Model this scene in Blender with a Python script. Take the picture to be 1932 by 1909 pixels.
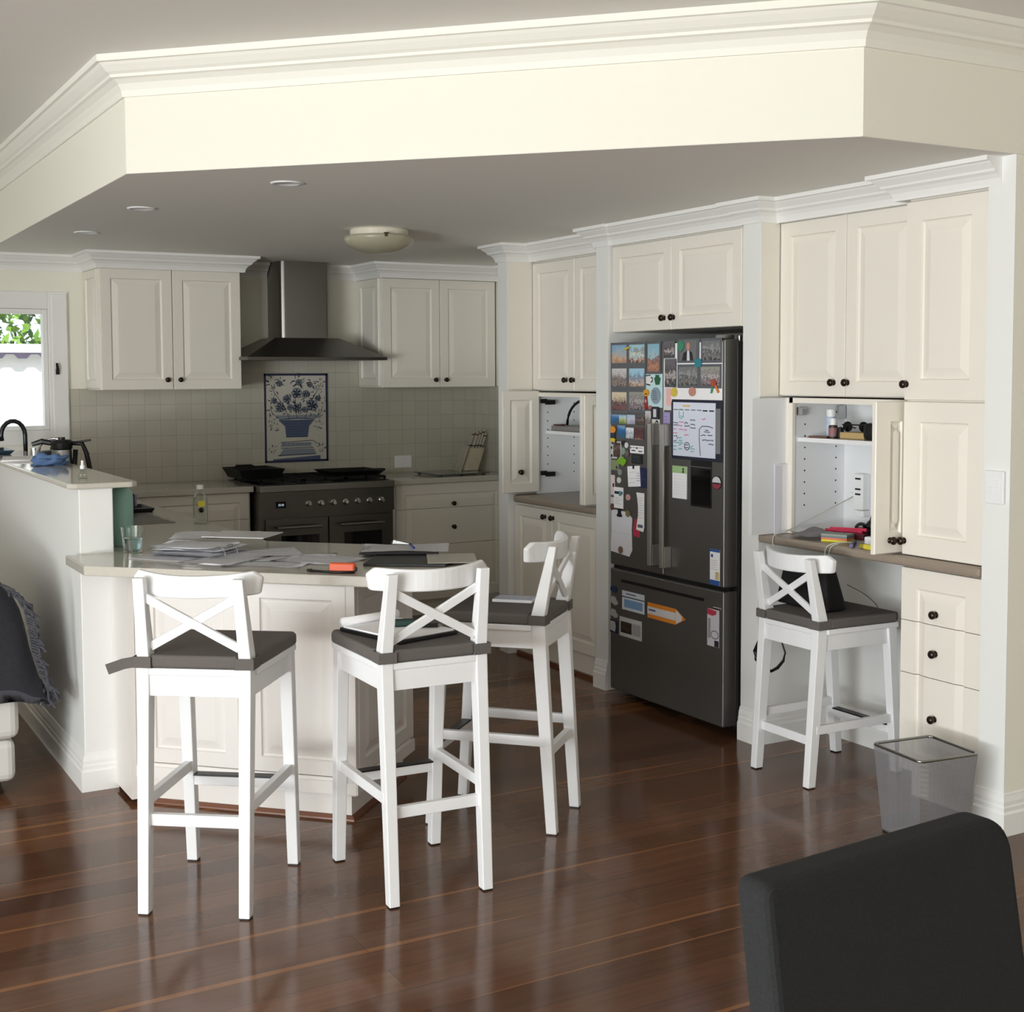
import bpy, bmesh, math, random
from mathutils import Vector, Matrix
random.seed(7)
sc = bpy.context.scene
for o in list(bpy.data.objects): bpy.data.objects.remove(o, do_unlink=True)
COL = sc.collection
PI = math.pi
R = math.radians
# ---------------------------------------------------------------- camera
CY, SY = math.cos(0.515972), math.sin(0.515972)
cp, sp = math.cos(-0.0638636), math.sin(-0.0638636)
cr, sr = math.cos(-0.00398793), math.sin(-0.00398793)
f0 = Vector((SY, CY, 0)); r0 = Vector((CY, -SY, 0)); u0 = Vector((0, 0, 1))
fw = f0*cp + u0*sp; u1 = u0*cp - f0*sp
rt = r0*cr + u1*sr; up = u1*cr - r0*sr
cam_d = bpy.data.cameras.new('camera')
cam = bpy.data.objects.new('camera', cam_d); COL.objects.link(cam)
m = Matrix.Identity(4)
for i in range(3):
    m[i][0] = rt[i]; m[i][1] = up[i]; m[i][2] = -fw[i]
m[2][3] = 1.62
cam.matrix_world = m
cam_d.sensor_fit = 'HORIZONTAL'; cam_d.sensor_width = 36
cam_d.lens = 2517.2/1932*36
cam_d.shift_y = -(954.5-867.1)/1932
cam_d.clip_start = 0.05
sc.camera = cam
# ---------------------------------------------------------------- world, sun, window light, exposure
w = bpy.data.worlds.new('world'); sc.world = w; w.use_nodes = True
bg = w.node_tree.nodes['Background']
bg.inputs[0].default_value = (0.78, 0.88, 1.0, 1); bg.inputs[1].default_value = 1.6
sun_d = bpy.data.lights.new('sun', 'SUN'); sun_d.energy = 4.5; sun_d.angle = R(0.6); sun_d.color = (1, .96, .9)
sun = bpy.data.objects.new('sun', sun_d); COL.objects.link(sun)
sun.rotation_euler = Vector((-.12, .62, -.78)).to_track_quat('-Z', 'Y').to_euler()
def area(name, loc, aim, sx, sy, power, col):
    d = bpy.data.lights.new(name, 'AREA'); d.shape = 'RECTANGLE'; d.size = sx; d.size_y = sy; d.energy = power; d.color = col
    o = bpy.data.objects.new(name, d); COL.objects.link(o); o.location = loc
    o.rotation_euler = Vector(aim).to_track_quat('-Z', 'Y').to_euler()
    return o
area('daylight_left', (-4.72, 0.0, 1.3), (1, 0, 0), 4.8, 2.3, 350, (.92, .98, 1.0))
area('added_deck_bounce', (-4.70, 0.0, .55), (1, 0, 1.3), 4.8, .9, 395, (.985, .985, .96))  # added fill lamp aimed up at the ceilings, imitating bounce off an unseen deck
sc.view_settings.view_transform = 'Standard'
sc.view_settings.look = 'None'
sc.view_settings.gamma = 1
sc.view_settings.use_curve_mapping = False
sc.view_settings.exposure = -0.11
try:
    sc.cycles.use_denoising = True
    sc.cycles.max_bounces = 10; sc.cycles.diffuse_bounces = 6; sc.cycles.glossy_bounces = 4; sc.cycles.transmission_bounces = 8
    sc.cycles.caustics_reflective = False; sc.cycles.caustics_refractive = False
    sc.cycles.sample_clamp_indirect = 6
except Exception: pass
# ---------------------------------------------------------------- materials
def lin(c):
    return tuple((x/255/12.92 if x/255 <= .04045 else ((x/255+.055)/1.055)**2.4) for x in c[:3]) + (1,)
M = {}
def mat(name, c, rough=.5, metal=0., spec=.5, trans=0., ior=1.45, emit=None, bump=0., bscale=80., var=0., vscale=6., alpha=1.):
    if name in M: return M[name]
    mt = bpy.data.materials.new(name); mt.use_nodes = True
    nt = mt.node_tree; b = nt.nodes['Principled BSDF']
    b.inputs['Base Color'].default_value = lin(c)
    b.inputs['Roughness'].default_value = rough
    b.inputs['Metallic'].default_value = metal
    b.inputs['Specular IOR Level'].default_value = spec
    b.inputs['Transmission Weight'].default_value = trans
    b.inputs['IOR'].default_value = ior
    b.inputs['Alpha'].default_value = alpha
    if emit:
        b.inputs['Emission Color'].default_value = lin(emit[0]); b.inputs['Emission Strength'].default_value = emit[1]
    if bump or var:
        tc = nt.nodes.new('ShaderNodeTexCoord')
    if bump:
        n = nt.nodes.new('ShaderNodeTexNoise'); n.inputs['Scale'].default_value = bscale; n.inputs['Detail'].default_value = 3
        bp = nt.nodes.new('ShaderNodeBump'); bp.inputs['Strength'].default_value = bump; bp.inputs['Distance'].default_value = .002
        nt.links.new(tc.outputs['Object'], n.inputs['Vector']); nt.links.new(n.outputs['Fac'], bp.inputs['Height']); nt.links.new(bp.outputs['Normal'], b.inputs['Normal'])
    if var:
        n = nt.nodes.new('ShaderNodeTexNoise'); n.inputs['Scale'].default_value = vscale; n.inputs['Detail'].default_value = 4
        mx = nt.nodes.new('ShaderNodeMix'); mx.data_type = 'RGBA'
        mx.inputs[6].default_value = lin([max(0, x*(1-var)) for x in c]); mx.inputs[7].default_value = lin([min(255, x*(1+var)) for x in c])
        nt.links.new(tc.outputs['Object'], n.inputs['Vector']); nt.links.new(n.outputs['Fac'], mx.inputs[0]); nt.links.new(mx.outputs[2], b.inputs['Base Color'])
    M[name] = mt
    return mt
WALL = mat('wall_paint', (237, 235, 223), .75, bump=.03, bscale=300)
CEIL = mat('ceiling_paint', (236, 235, 230), .85)
TRIM = mat('white_trim', (238, 238, 236), .4)
PIER = mat('white_pier_paint', (232, 233, 231), .55)
CREAM = mat('cream_cabinet', (235, 230, 220), .38, var=.012, vscale=3)
CORN = mat('cornice_paint', (238, 237, 228), .6)
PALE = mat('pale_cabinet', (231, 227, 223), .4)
INNER = mat('white_melamine', (228, 230, 232), .4)
STONE = mat('pale_stone_top', (196, 192, 182), .08, spec=.6, var=.03, vscale=60)
LAM = mat('taupe_laminate', (150, 137, 124), .35, var=.03, vscale=40)
KNOB = mat('bronze_knob', (62, 52, 46), .28, metal=.85)
WHITE = mat('white_lacquer', (234, 235, 237), .35)
CUSH = mat('charcoal_fabric', (98, 93, 90), .95, bump=.25, bscale=500, var=.06, vscale=200)
STEEL = mat('brushed_steel', (150, 148, 144), .32, metal=1.)
DSTEEL = mat('dark_steel', (112, 110, 106), .3, metal=1.)
FRIDGE = mat('fridge_steel', (102, 100, 97), .36, metal=.55)
BLACK = mat('black_plastic', (18, 18, 19), .4)
IRON = mat('cast_iron', (12, 12, 12), .6)
BGLASS = mat('black_glass', (8, 9, 10), .05)
PAPER = mat('white_paper', (244, 244, 247), .8)
GLASS = mat('clear_glass', (250, 255, 253), .02, trans=1., ior=1.45)
CHROME = mat('chrome', (205, 205, 208), .12, metal=1.)
INK = mat('dark_ink', (40, 40, 46), .8)
DKCHAIR = mat('charcoal_upholstery', (24, 25, 26), .95, bump=.35, bscale=420, var=.5, vscale=260)
PANE = bpy.data.materials.new('window_glass'); PANE.use_nodes = True; _n = PANE.node_tree
_t = _n.nodes.new('ShaderNodeBsdfTransparent'); _g = _n.nodes.new('ShaderNodeBsdfGlossy'); _g.inputs['Roughness'].default_value = .02; _m = _n.nodes.new('ShaderNodeMixShader'); _m.inputs[0].default_value = .06
_n.links.new(_t.outputs[0], _m.inputs[1]); _n.links.new(_g.outputs[0], _m.inputs[2]); _n.links.new(_m.outputs[0], _n.nodes['Material Output'].inputs['Surface'])
CLEARP = bpy.data.materials.new('clear_plastic'); CLEARP.use_nodes = True; _n = CLEARP.node_tree
_t = _n.nodes.new('ShaderNodeBsdfTransparent'); _t.inputs[0].default_value = (.9, .93, .88, 1); _g = _n.nodes.new('ShaderNodeBsdfGlossy'); _g.inputs['Roughness'].default_value = .08; _m = _n.nodes.new('ShaderNodeMixShader'); _f = _n.nodes.new('ShaderNodeLayerWeight'); _f.inputs[0].default_value = .35
_n.links.new(_f.outputs['Facing'], _m.inputs[0]); _n.links.new(_t.outputs[0], _m.inputs[1]); _n.links.new(_g.outputs[0], _m.inputs[2]); _n.links.new(_m.outputs[0], _n.nodes['Material Output'].inputs['Surface'])
def wood_floor():
    mt = bpy.data.materials.new('jarrah_floor'); mt.use_nodes = True; nt = mt.node_tree; b = nt.nodes['Principled BSDF']
    L = nt.links.new; N = nt.nodes.new
    tc = N('ShaderNodeTexCoord')
    br = N('ShaderNodeTexBrick'); br.offset = .37; br.offset_frequency = 2; br.squash = 1
    br.inputs['Color1'].default_value = (0, 0, 0, 1); br.inputs['Color2'].default_value = (1, 1, 1, 1); br.inputs['Mortar'].default_value = (.4, .4, .4, 1)
    br.inputs['Scale'].default_value = 1; br.inputs['Mortar Size'].default_value = .0008; br.inputs['Mortar Smooth'].default_value = .3
    br.inputs['Brick Width'].default_value = 2.3; br.inputs['Row Height'].default_value = .13; br.inputs['Bias'].default_value = 0
    L(tc.outputs['Object'], br.inputs['Vector'])
    rp = N('ShaderNodeValToRGB'); e = rp.color_ramp.elements
    e[0].position = 0; e[0].color = lin((80, 52, 37)); e[1].position = 1; e[1].color = lin((138, 94, 61))
    for p, c in ((.28, (98, 67, 47)), (.5, (111, 76, 53)), (.72, (88, 60, 43)), (.88, (121, 83, 56))):
        x = e.new(p); x.color = lin(c)
    L(br.outputs['Color'], rp.inputs[0])
    mp = N('ShaderNodeMapping'); mp.inputs['Scale'].default_value = (1.0, 20, 1)
    L(tc.outputs['Object'], mp.inputs[0])
    ns = N('ShaderNodeTexNoise'); ns.inputs['Scale'].default_value = 2.0; ns.inputs['Detail'].default_value = 5; ns.inputs['Roughness'].default_value = .6
    L(mp.outputs[0], ns.inputs['Vector'])
    r2 = N('ShaderNodeValToRGB'); r2.color_ramp.elements[0].position = .3; r2.color_ramp.elements[0].color = (.80, .78, .76, 1); r2.color_ramp.elements[1].position = .7; r2.color_ramp.elements[1].color = (1.12, 1.08, 1.04, 1)
    L(ns.outputs['Fac'], r2.inputs[0])
    mx0 = N('ShaderNodeMix'); mx0.data_type = 'RGBA'; mx0.blend_type = 'MULTIPLY'; mx0.inputs[0].default_value = 1
    L(rp.outputs[0], mx0.inputs[6]); L(r2.outputs[0], mx0.inputs[7])
    # pale sapwood edge along some boards
    def mth(op, a, b=None):
        n_ = N('ShaderNodeMath'); n_.operation = op
        if hasattr(a, 'is_linked'): L(a, n_.inputs[0])
        else: n_.inputs[0].default_value = a
        if b is not None:
            if hasattr(b, 'is_linked'): L(b, n_.inputs[1])
            else: n_.inputs[1].default_value = b
        return n_.outputs[0]
    sp_ = N('ShaderNodeSeparateXYZ'); L(tc.outputs['Object'], sp_.inputs[0])
    row = mth('DIVIDE', sp_.outputs[1], .13); fr_ = mth('FRACT', row); fl_ = mth('FLOOR', row)
    cb = N('ShaderNodeCombineXYZ'); L(mth('MULTIPLY', sp_.outputs[0], .22), cb.inputs[0]); L(mth('MULTIPLY', fl_, 7.31), cb.inputs[1])
    nz = N('ShaderNodeTexNoise'); nz.inputs['Scale'].default_value = 1.6; nz.inputs['Detail'].default_value = 2; L(cb.outputs[0], nz.inputs['Vector'])
    st_ = mth('MULTIPLY', mth('LESS_THAN', fr_, mth('MULTIPLY', mth('SUBTRACT', nz.outputs['Fac'], .52), 1.3)), .5)
    mx = N('ShaderNodeMix'); mx.data_type = 'RGBA'; L(st_, mx.inputs[0]); L(mx0.outputs[2], mx.inputs[6]); mx.inputs[7].default_value = lin((164, 112, 70))
    # dark gum veins and board seams
    mx2 = N('ShaderNodeMix'); mx2.data_type = 'RGBA'; mx2.inputs[7].default_value = lin((48, 28, 20))
    L(br.outputs['Fac'], mx2.inputs[0]); L(mx.outputs[2], mx2.inputs[6])
    L(mx2.outputs[2], b.inputs['Base Color'])
    b.inputs['Roughness'].default_value = .16; b.inputs['Specular IOR Level'].default_value = .38
    n3 = N('ShaderNodeTexNoise'); n3.inputs['Scale'].default_value = 3
    mr = N('ShaderNodeMapRange'); mr.inputs['To Min'].default_value = .10; mr.inputs['To Max'].default_value = .18
    L(tc.outputs['Object'], n3.inputs['Vector']); L(n3.outputs['Fac'], mr.inputs[0]); L(mr.outputs[0], b.inputs['Roughness'])
    bp = N('ShaderNodeBump'); bp.inputs['Strength'].default_value = .12; bp.inputs['Distance'].default_value = .001; bp.invert = True
    L(br.outputs['Fac'], bp.inputs['Height']); L(bp.outputs[0], b.inputs['Normal'])
    return mt
FLOOR = wood_floor()
def tile_mat():
    mt = bpy.data.materials.new('cream_wall_tile'); mt.use_nodes = True; nt = mt.node_tree; b = nt.nodes['Principled BSDF']
    L = nt.links.new; N = nt.nodes.new
    tc = N('ShaderNodeTexCoord'); sx = N('ShaderNodeSeparateXYZ'); cx = N('ShaderNodeCombineXYZ'); ad = N('ShaderNodeMath'); ad.operation = 'ADD'
    az = N('ShaderNodeMath'); az.operation = 'ADD'; az.inputs[1].default_value = -.036
    L(tc.outputs['Object'], sx.inputs[0]); L(sx.outputs[0], ad.inputs[0]); L(sx.outputs[1], ad.inputs[1]); L(ad.outputs[0], cx.inputs[0]); L(sx.outputs[2], az.inputs[0]); L(az.outputs[0], cx.inputs[1])
    br = N('ShaderNodeTexBrick'); br.offset = 0; br.inputs['Scale'].default_value = 1; br.inputs['Brick Width'].default_value = .1; br.inputs['Row Height'].default_value = .1
    br.inputs['Mortar Size'].default_value = .0016; br.inputs['Mortar Smooth'].default_value = .2
    br.inputs['Color1'].default_value = lin((194, 190, 177)); br.inputs['Color2'].default_value = lin((188, 184, 171)); br.inputs['Mortar'].default_value = lin((166, 161, 149))
    L(cx.outputs[0], br.inputs['Vector']); L(br.outputs['Color'], b.inputs['Base Color'])
    b.inputs['Roughness'].default_value = .22
    bp = N('ShaderNodeBump'); bp.inputs['Strength'].default_value = .4; bp.inputs['Distance'].default_value = .002; bp.invert = True
    L(br.outputs['Fac'], bp.inputs['Height']); L(bp.outputs[0], b.inputs['Normal'])
    return mt
TILE = tile_mat()
def photo_mat(name, cols, scale=18, seed=0):
    """a printed photograph: bands of colour bottom to top, broken up by blotches"""
    mt = bpy.data.materials.new(name); mt.use_nodes = True; nt = mt.node_tree; b = nt.nodes['Principled BSDF']
    L = nt.links.new; N = nt.nodes.new
    tc = N('ShaderNodeTexCoord'); sx = N('ShaderNodeSeparateXYZ'); L(tc.outputs['Generated'], sx.inputs[0])
    mp = N('ShaderNodeMapping'); mp.inputs['Location'].default_value = (seed*3.1, 0, seed*1.7); L(tc.outputs['Object'], mp.inputs[0])
    ns = N('ShaderNodeTexNoise'); ns.inputs['Scale'].default_value = scale*2.2; ns.inputs['Detail'].default_value = 5; ns.inputs['Roughness'].default_value = .62; L(mp.outputs[0], ns.inputs['Vector'])
    a = N('ShaderNodeMath'); a.operation = 'MULTIPLY_ADD'; a.inputs[1].default_value = 1.5; a.inputs[2].default_value = -.75; L(ns.outputs['Fac'], a.inputs[0])
    s = N('ShaderNodeMath'); s.operation = 'ADD'; L(sx.outputs[2], s.inputs[0]); L(a.outputs[0], s.inputs[1])
    rp = N('ShaderNodeValToRGB'); rp.color_ramp.interpolation = 'LINEAR'
    e = rp.color_ramp.elements; n = len(cols)
    e[0].position = 0; e[0].color = lin(cols[0]); e[1].position = (n-1)/n if n > 4 else 1; e[1].color = lin(cols[-1])
    for i in range(1, n-1): x = e.new(i/n if n > 4 else i/(n-1)); x.color = lin(cols[i])
    L(s.outputs[0], rp.inputs[0]); L(rp.outputs[0], b.inputs['Base Color']); b.inputs['Roughness'].default_value = .3
    return mt
# ---------------------------------------------------------------- mesh helpers
class MB:
    def __init__(s): s.bm = bmesh.new()
    def box(s, x0, x1, y0, y1, z0, z1):
        v = [s.bm.verts.new((x, y, z)) for x in (x0, x1) for y in (y0, y1) for z in (z0, z1)]
        for f in ((0, 1, 3, 2), (4, 6, 7, 5), (0, 4, 5, 1), (2, 3, 7, 6), (0, 2, 6, 4), (1, 5, 7, 3)): s.bm.faces.new([v[i] for i in f])
        return s
    def hexa(s, a, b):
        """a: four bottom corners, b: four top corners"""
        v = [s.bm.verts.new(p) for p in list(a)+list(b)]
        for f in ((3, 2, 1, 0), (4, 5, 6, 7), (0, 1, 5, 4), (1, 2, 6, 5), (2, 3, 7, 6), (3, 0, 4, 7)): s.bm.faces.new([v[i] for i in f])
        return s
    def prism(s, poly, z0, z1):
        a = [s.bm.verts.new((x, y, z0)) for x, y in poly]; b = [s.bm.verts.new((x, y, z1)) for x, y in poly]
        n = len(poly); s.bm.faces.new(a[::-1]); s.bm.faces.new(b)
        for i in range(n): s.bm.faces.new((a[i], a[(i+1) % n], b[(i+1) % n], b[i]))
        return s
    def xprism(s, poly, y0, y1):
        """outline in the x-z plane, extruded along y"""
        a = [s.bm.verts.new((x, y0, z)) for x, z in poly]; b = [s.bm.verts.new((x, y1, z)) for x, z in poly]
        n = len(poly); s.bm.faces.new(a); s.bm.faces.new(b[::-1])
        for i in range(n): s.bm.faces.new((a[(i+1) % n], a[i], b[i], b[(i+1) % n]))
        return s
    def lathe(s, prof, c=(0, 0, 0), axis='z', n=20):
        """prof: (radius, along-axis)"""
        rings = []
        for r, h in prof:
            ring = []
            if r < 1e-6: r = 1e-5
            for i in range(n):
                t = 2*PI*i/n; a, b = r*math.cos(t), r*math.sin(t)
                p = (a, b, h) if axis == 'z' else ((a, h, b) if axis == 'y' else (h, a, b))
                ring.append(s.bm.verts.new((c[0]+p[0], c[1]+p[1], c[2]+p[2])))
            rings.append(ring)
        for q, k in zip(rings, rings[1:]):
            for i in range(n): s.bm.faces.new((q[i], q[(i+1) % n], k[(i+1) % n], k[i]))
        s.bm.faces.new(rings[0][::-1]); s.bm.faces.new(rings[-1])
        return s
    def cyl(s, c, r, h, axis='z', n=20): return s.lathe([(r, 0), (r, h)], c, axis, n)
    def tube(s, pts, r, n=8, flat=None):
        """round tube through points; flat=(w,h) gives a strap section instead"""
        pts = [Vector(p) for p in pts]; rings = []
        prev = None
        for i, p in enumerate(pts):
            d = (pts[min(i+1, len(pts)-1)] - pts[max(i-1, 0)]).normalized()
            ref = Vector((0, 0, 1)) if abs(d.z) < .9 else Vector((1, 0, 0))
            a = d.cross(ref).normalized()
            if prev is not None and a.dot(prev) < 0: a = -a
            prev = a; b = a.cross(d)
            ring = []
            for k in range(n):
                t = 2*PI*k/n + PI/n
                rr = r[i] if isinstance(r, (list, tuple)) else r
                if flat: q = a*(flat[0]/2*math.copysign(1, math.cos(t))) + b*(flat[1]/2*math.copysign(1, math.sin(t)))
                else: q = a*rr*math.cos(t) + b*rr*math.sin(t)
                ring.append(s.bm.verts.new(p+q))
            rings.append(ring)
        for q, k in zip(rings, rings[1:]):
            for i in range(n): s.bm.faces.new((q[i], q[(i+1) % n], k[(i+1) % n], k[i]))
        s.bm.faces.new(rings[0][::-1]); s.bm.faces.new(rings[-1])
        return s
    def sweep(s, prof, path, side=1):
        """moulding profile (out, z) carried along a plan path with mitred corners; side=1 puts it left of travel"""
        P = [Vector((p[0], p[1])) for p in path]; ns = []
        for a, b in zip(P, P[1:]):
            d = (b-a).normalized(); ns.append(Vector((-d.y, d.x))*side)
        rings = []
        for i, p in enumerate(P):
            if i == 0: n = ns[0]
            elif i == len(P)-1: n = ns[-1]
            else: n = (ns[i-1]+ns[i])/(1+ns[i-1].dot(ns[i]))
            rings.append([s.bm.verts.new((p.x+n.x*o, p.y+n.y*o, z)) for o, z in prof])
        k = len(prof)
        for q, t in zip(rings, rings[1:]):
            for i in range(k): s.bm.faces.new((q[i], q[(i+1) % k], t[(i+1) % k], t[i]))
        s.bm.faces.new(rings[0][::-1]); s.bm.faces.new(rings[-1])
        return s
    def panel(s, x0, x1, z0, z1, y, t=.02, st=.06):
        """raised-panel front: face at y looking to -y"""
        rg = [(0, t), (0, .004), (.003, 0), (st, 0), (st+.004, .008), (st+.010, .0105), (st+.042, .002), (st+.045, .0015)]
        rings = []
        for i, d in rg:
            rings.append([s.bm.verts.new(p) for p in ((x0+i, y+d, z0+i), (x1-i, y+d, z0+i), (x1-i, y+d, z1-i), (x0+i, y+d, z1-i))])
        s.bm.faces.new(rings[0][::-1]); s.bm.faces.new(rings[-1])
        for q, k in zip(rings, rings[1:]):
            for i in range(4): s.bm.faces.new((q[i], q[(i+1) % 4], k[(i+1) % 4], k[i]))
        return s
    def knob(s, x, z, y):
        return s.lathe([(.0, -.030), (.010, -.029), (.0155, -.023), (.0155, -.017), (.009, -.011), (.006, -.008), (.007, -.003), (.012, -.001), (.012, 0)], (x, y, z), 'y', 16)
    def xf(s, mtx): bmesh.ops.transform(s.bm, matrix=mtx, verts=s.bm.verts); return s
    def build(s, name, material, parent=None, bevel=0., smooth=False, sub=0, seg=2):
        bm = s.bm
        bmesh.ops.recalc_face_normals(bm, faces=bm.faces)
        me = bpy.data.meshes.new(name); bm.to_mesh(me); bm.free()
        o = bpy.data.objects.new(name, me); COL.objects.link(o)
        if material: me.materials.append(material)
        if parent: o.parent = parent
        if bevel:
            md = o.modifiers.new('bevel', 'BEVEL'); md.width = bevel; md.segments = seg; md.limit_method = 'ANGLE'; md.angle_limit = R(35)
        if sub:
            md = o.modifiers.new('sub', 'SUBSURF'); md.levels = sub; md.render_levels = sub
        if smooth:
            for p in me.polygons: p.use_smooth = True
        return o
def tag(o, label, cat, group=None, kind=None):
    o['label'] = label; o['category'] = cat
    if group: o['group'] = group
    if kind: o['kind'] = kind
    return o
def thing(name, label, cat, loc=(0, 0, 0), rz=0, group=None):
    o = bpy.data.objects.new(name, None); COL.objects.link(o); o.empty_display_size = .05
    o.location = loc; o.rotation_euler = (0, 0, rz)
    return tag(o, label, cat, group)
def struct(name, mb, m, bevel=0, label=None):
    o = mb.build(name, m, None, bevel); o['kind'] = 'structure'
    if label: o['label'] = label; o['category'] = name.split('_')[0]
    return o
def place(o, loc, rz=0): o.location = loc; o.rotation_euler = (0, 0, rz); return o
def dup(root, loc, rz, label):
    def cp(o, par):
        c = o.copy(); COL.objects.link(c)
        if par: c.parent = par
        for ch in list(o.children): cp(ch, c)
        return c
    r = cp(root, None); r.location = loc; r.rotation_euler = (0, 0, rz); r['label'] = label
    return r
W = -PI/2          # a front looking to -X
BWX = 3.76         # face of the piers on the right wall
SOF = 2.36; CEI = 2.77
# ---------------------------------------------------------------- setting
struct('floor', MB().box(-4.6, 6.2, -3.6, 8.65, -.06, 0), FLOOR, label='glossy dark red-brown timber board floor')
struct('ceiling', MB().box(-4.6, 6.2, -3.6, 8.65, CEI, CEI+.08), CEIL, label='high flat ceiling over the living area')
bulk = [(1.217, 8.55), (1.217, 5.006), (3.052, 3.142), (6.1, 3.142), (6.1, 8.55)]
struct('wall_bulkhead', MB().prism(bulk, SOF+.001, CEI), WALL, label='deep cream bulkhead with a diagonal front over the kitchen')
struct('ceiling', MB().prism([(1.219, 8.55), (1.219, 5.007), (3.053, 3.145), (6.1, 3.145), (6.1, 8.55)], SOF, SOF+.012), CEIL, label='lowered kitchen ceiling under the bulkhead')
# back wall with the window opening
WX0, WX1, WZ0, WZ1 = .57, 1.58, 1.29, 2.03
b = MB(); b.box(-4.6, WX0, 8.55, 8.70, 0, CEI); b.box(WX1, 6.2, 8.55, 8.70, 0, CEI); b.box(WX0, WX1, 8.55, 8.70, 0, WZ0); b.box(WX0, WX1, 8.55, 8.70, WZ1, CEI)
struct('wall_back', b, WALL, label='cream painted wall behind the cooker')
b = MB(); b.box(1.698, 4.52, 8.541, 8.55, .93, 1.54); b.box(2.69, 3.63, 8.541, 8.55, 1.54, 1.735); b.box(4.511, 4.52, 6.79, 8.541, .93, 1.54)
struct('wall_tiles', b, TILE, label='small square cream wall tiles above the worktop')
struct('wall_right', MB().box(4.52, 4.66, 3.26, 8.55, 0, SOF), WALL)
b = MB(); b.box(BWX, 6.2, 3.142, 3.258, 0, SOF); b.box(3.79, 6.2, 3.142, 3.258, SOF-.001, SOF)
struct('wall_near', b, WALL, label='cream wall end at the far right of the picture')
struct('wall_near_pier', MB().box(BWX-.004, BWX, 3.142, 3.257, 0, SOF), PIER, label='white painted end face of the wall beside the drawers')
struct('wall_middle_pier', MB().box(BWX, 4.52, 4.47, 4.583, 0, SOF), PIER, .002, label='white pier between fridge and desk')
struct('wall_fridge_pier', MB().box(BWX, 4.52, 5.638, 5.752, 0, SOF), PIER, .002, label='white pier between fridge and pantry')
struct('wall_far_pier', MB().box(BWX, 4.52, 6.677, 6.787, 0, SOF), PIER, .002, label='white pier between pantry and back worktop')
struct('wall_knee', MB().box(4.165, 4.52, 3.68, 4.47, 0, .89), PIER, label='white wall under the desk')
struct('wall_low', MB().box(1.075, 1.205, 5.285, 7.9, 0, 1.185), PIER, .004, label='chest-high white wall beside the peninsula')
# living room shell behind the camera, with two glazed openings
b = MB(); b.box(-4.6, -4.5, -3.6, -2.45, 0, CEI); b.box(-4.6, -4.5, 2.45, 8.55, 0, CEI); b.box(-4.6, -4.5, -2.45, 2.45, 2.46, CEI)
struct('wall_left', b, WALL)
b = MB().box(-4.6, 6.2, -3.6, -3.5, 0, CEI)
struct('wall_rear', b, WALL)
struct('wall_far_right', MB().box(6.1, 6.2, -3.5, 3.142, 0, CEI), WALL)
b = MB()
for y in (-2.45, -.83, .79, 2.39): b.box(-4.56, -4.50, y, y+.06, 0, 2.46)
b.box(-4.56, -4.50, -2.45, 2.45, 2.40, 2.46)
struct('window_2', b, TRIM)
# kitchen window
b = MB()
b.box(WX1, 1.697, 8.53, 8.55, 1.20, 2.135); b.box(.455, WX0, 8.53, 8.55, 1.20, 2.135); b.box(WX0, WX1, 8.53, 8.55, WZ1, 2.135); b.box(WX0, WX1, 8.53, 8.55, 1.20, WZ0)
b.box(WX0+.001, WX0+.03, 8.551, 8.62, WZ0+.001, WZ1-.001); b.box(WX1-.03, WX1-.001, 8.551, 8.62, WZ0+.001, WZ1-.001); b.box(WX0+.03, WX1-.03, 8.552, 8.62, WZ1-.03, WZ1-.001); b.box(WX0+.03, WX1-.03, 8.552, 8.62, WZ0+.001, WZ0+.025)
b.box(1.6, 1.69, 8.52, 8.531, 1.21, 2.12)
wn = struct('window_1', b, TRIM, .003, 'white framed kitchen window above the sink bench')
MB().box(WX0+.03, WX1-.03, 8.592, 8.597, WZ0+.025, WZ1-.03).build('glass_pane', PANE, wn)
b = MB(); b.box(1.615, 1.635, 8.505, 8.52, 1.63, 1.665); b.hexa([(1.617, 8.495, 1.655), (1.633, 8.495, 1.655), (1.633, 8.51, 1.655), (1.617, 8.51, 1.655)], [(1.612, 8.49, 1.70), (1.624, 8.49, 1.70), (1.624, 8.50, 1.70), (1.612, 8.50, 1.70)])
b.build('window_latch', BLACK, wn)
# mouldings
CROWN = [(0, -.098), (.010, -.098), (.012, -.088), (.018, -.072), (.030, -.058), (.044, -.050), (.047, -.042), (.056, -.034), (.068, -.024), (.073, -.018), (.086, -.016), (.086, 0), (0, 0)]
CRW = [(o, SOF+z) for o, z in CROWN]
path = [(3.80, 3.20), (3.765, 3.20), (3.765, 3.69), (3.85, 3.69), (3.85, 4.47), (3.76, 4.47), (3.76, 4.585), (3.775, 4.585), (3.775, 5.638), (3.76, 5.638), (3.76, 5.752), (3.91, 5.752), (3.91, 6.677), (3.76, 6.677), (3.76, 6.787), (4.52, 6.787), (4.52, 8.15), (3.632, 8.15), (3.632, 8.55), (3.34, 8.55)]
struct('trim_1', MB().sweep(CRW, path[1:15]+[(4.45, 6.787)], 1), TRIM, label='white stepped crown moulding above the tall cupboards')
struct('trim_2', MB().sweep(CRW, [(4.52, 6.85), (4.52, 8.15), (3.632, 8.15), (3.632, 8.55), (3.34, 8.55)], 1), TRIM, label='white crown moulding above the right wall cupboard')
struct('trim_3', MB().sweep(CRW, [(2.98, 8.55), (2.69, 8.55), (2.69, 8.15), (1.80, 8.15), (1.80, 8.55), (1.22, 8.55)], 1), TRIM, label='white crown moulding above the left wall cupboard')
BC = [(0, -.135), (.010, -.135), (.014, -.112), (.026, -.090), (.044, -.076), (.056, -.072), (.058, -.062), (.070, -.054), (.088, -.036), (.096, -.026), (.108, -.024), (.108, 0), (0, 0)]
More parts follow.
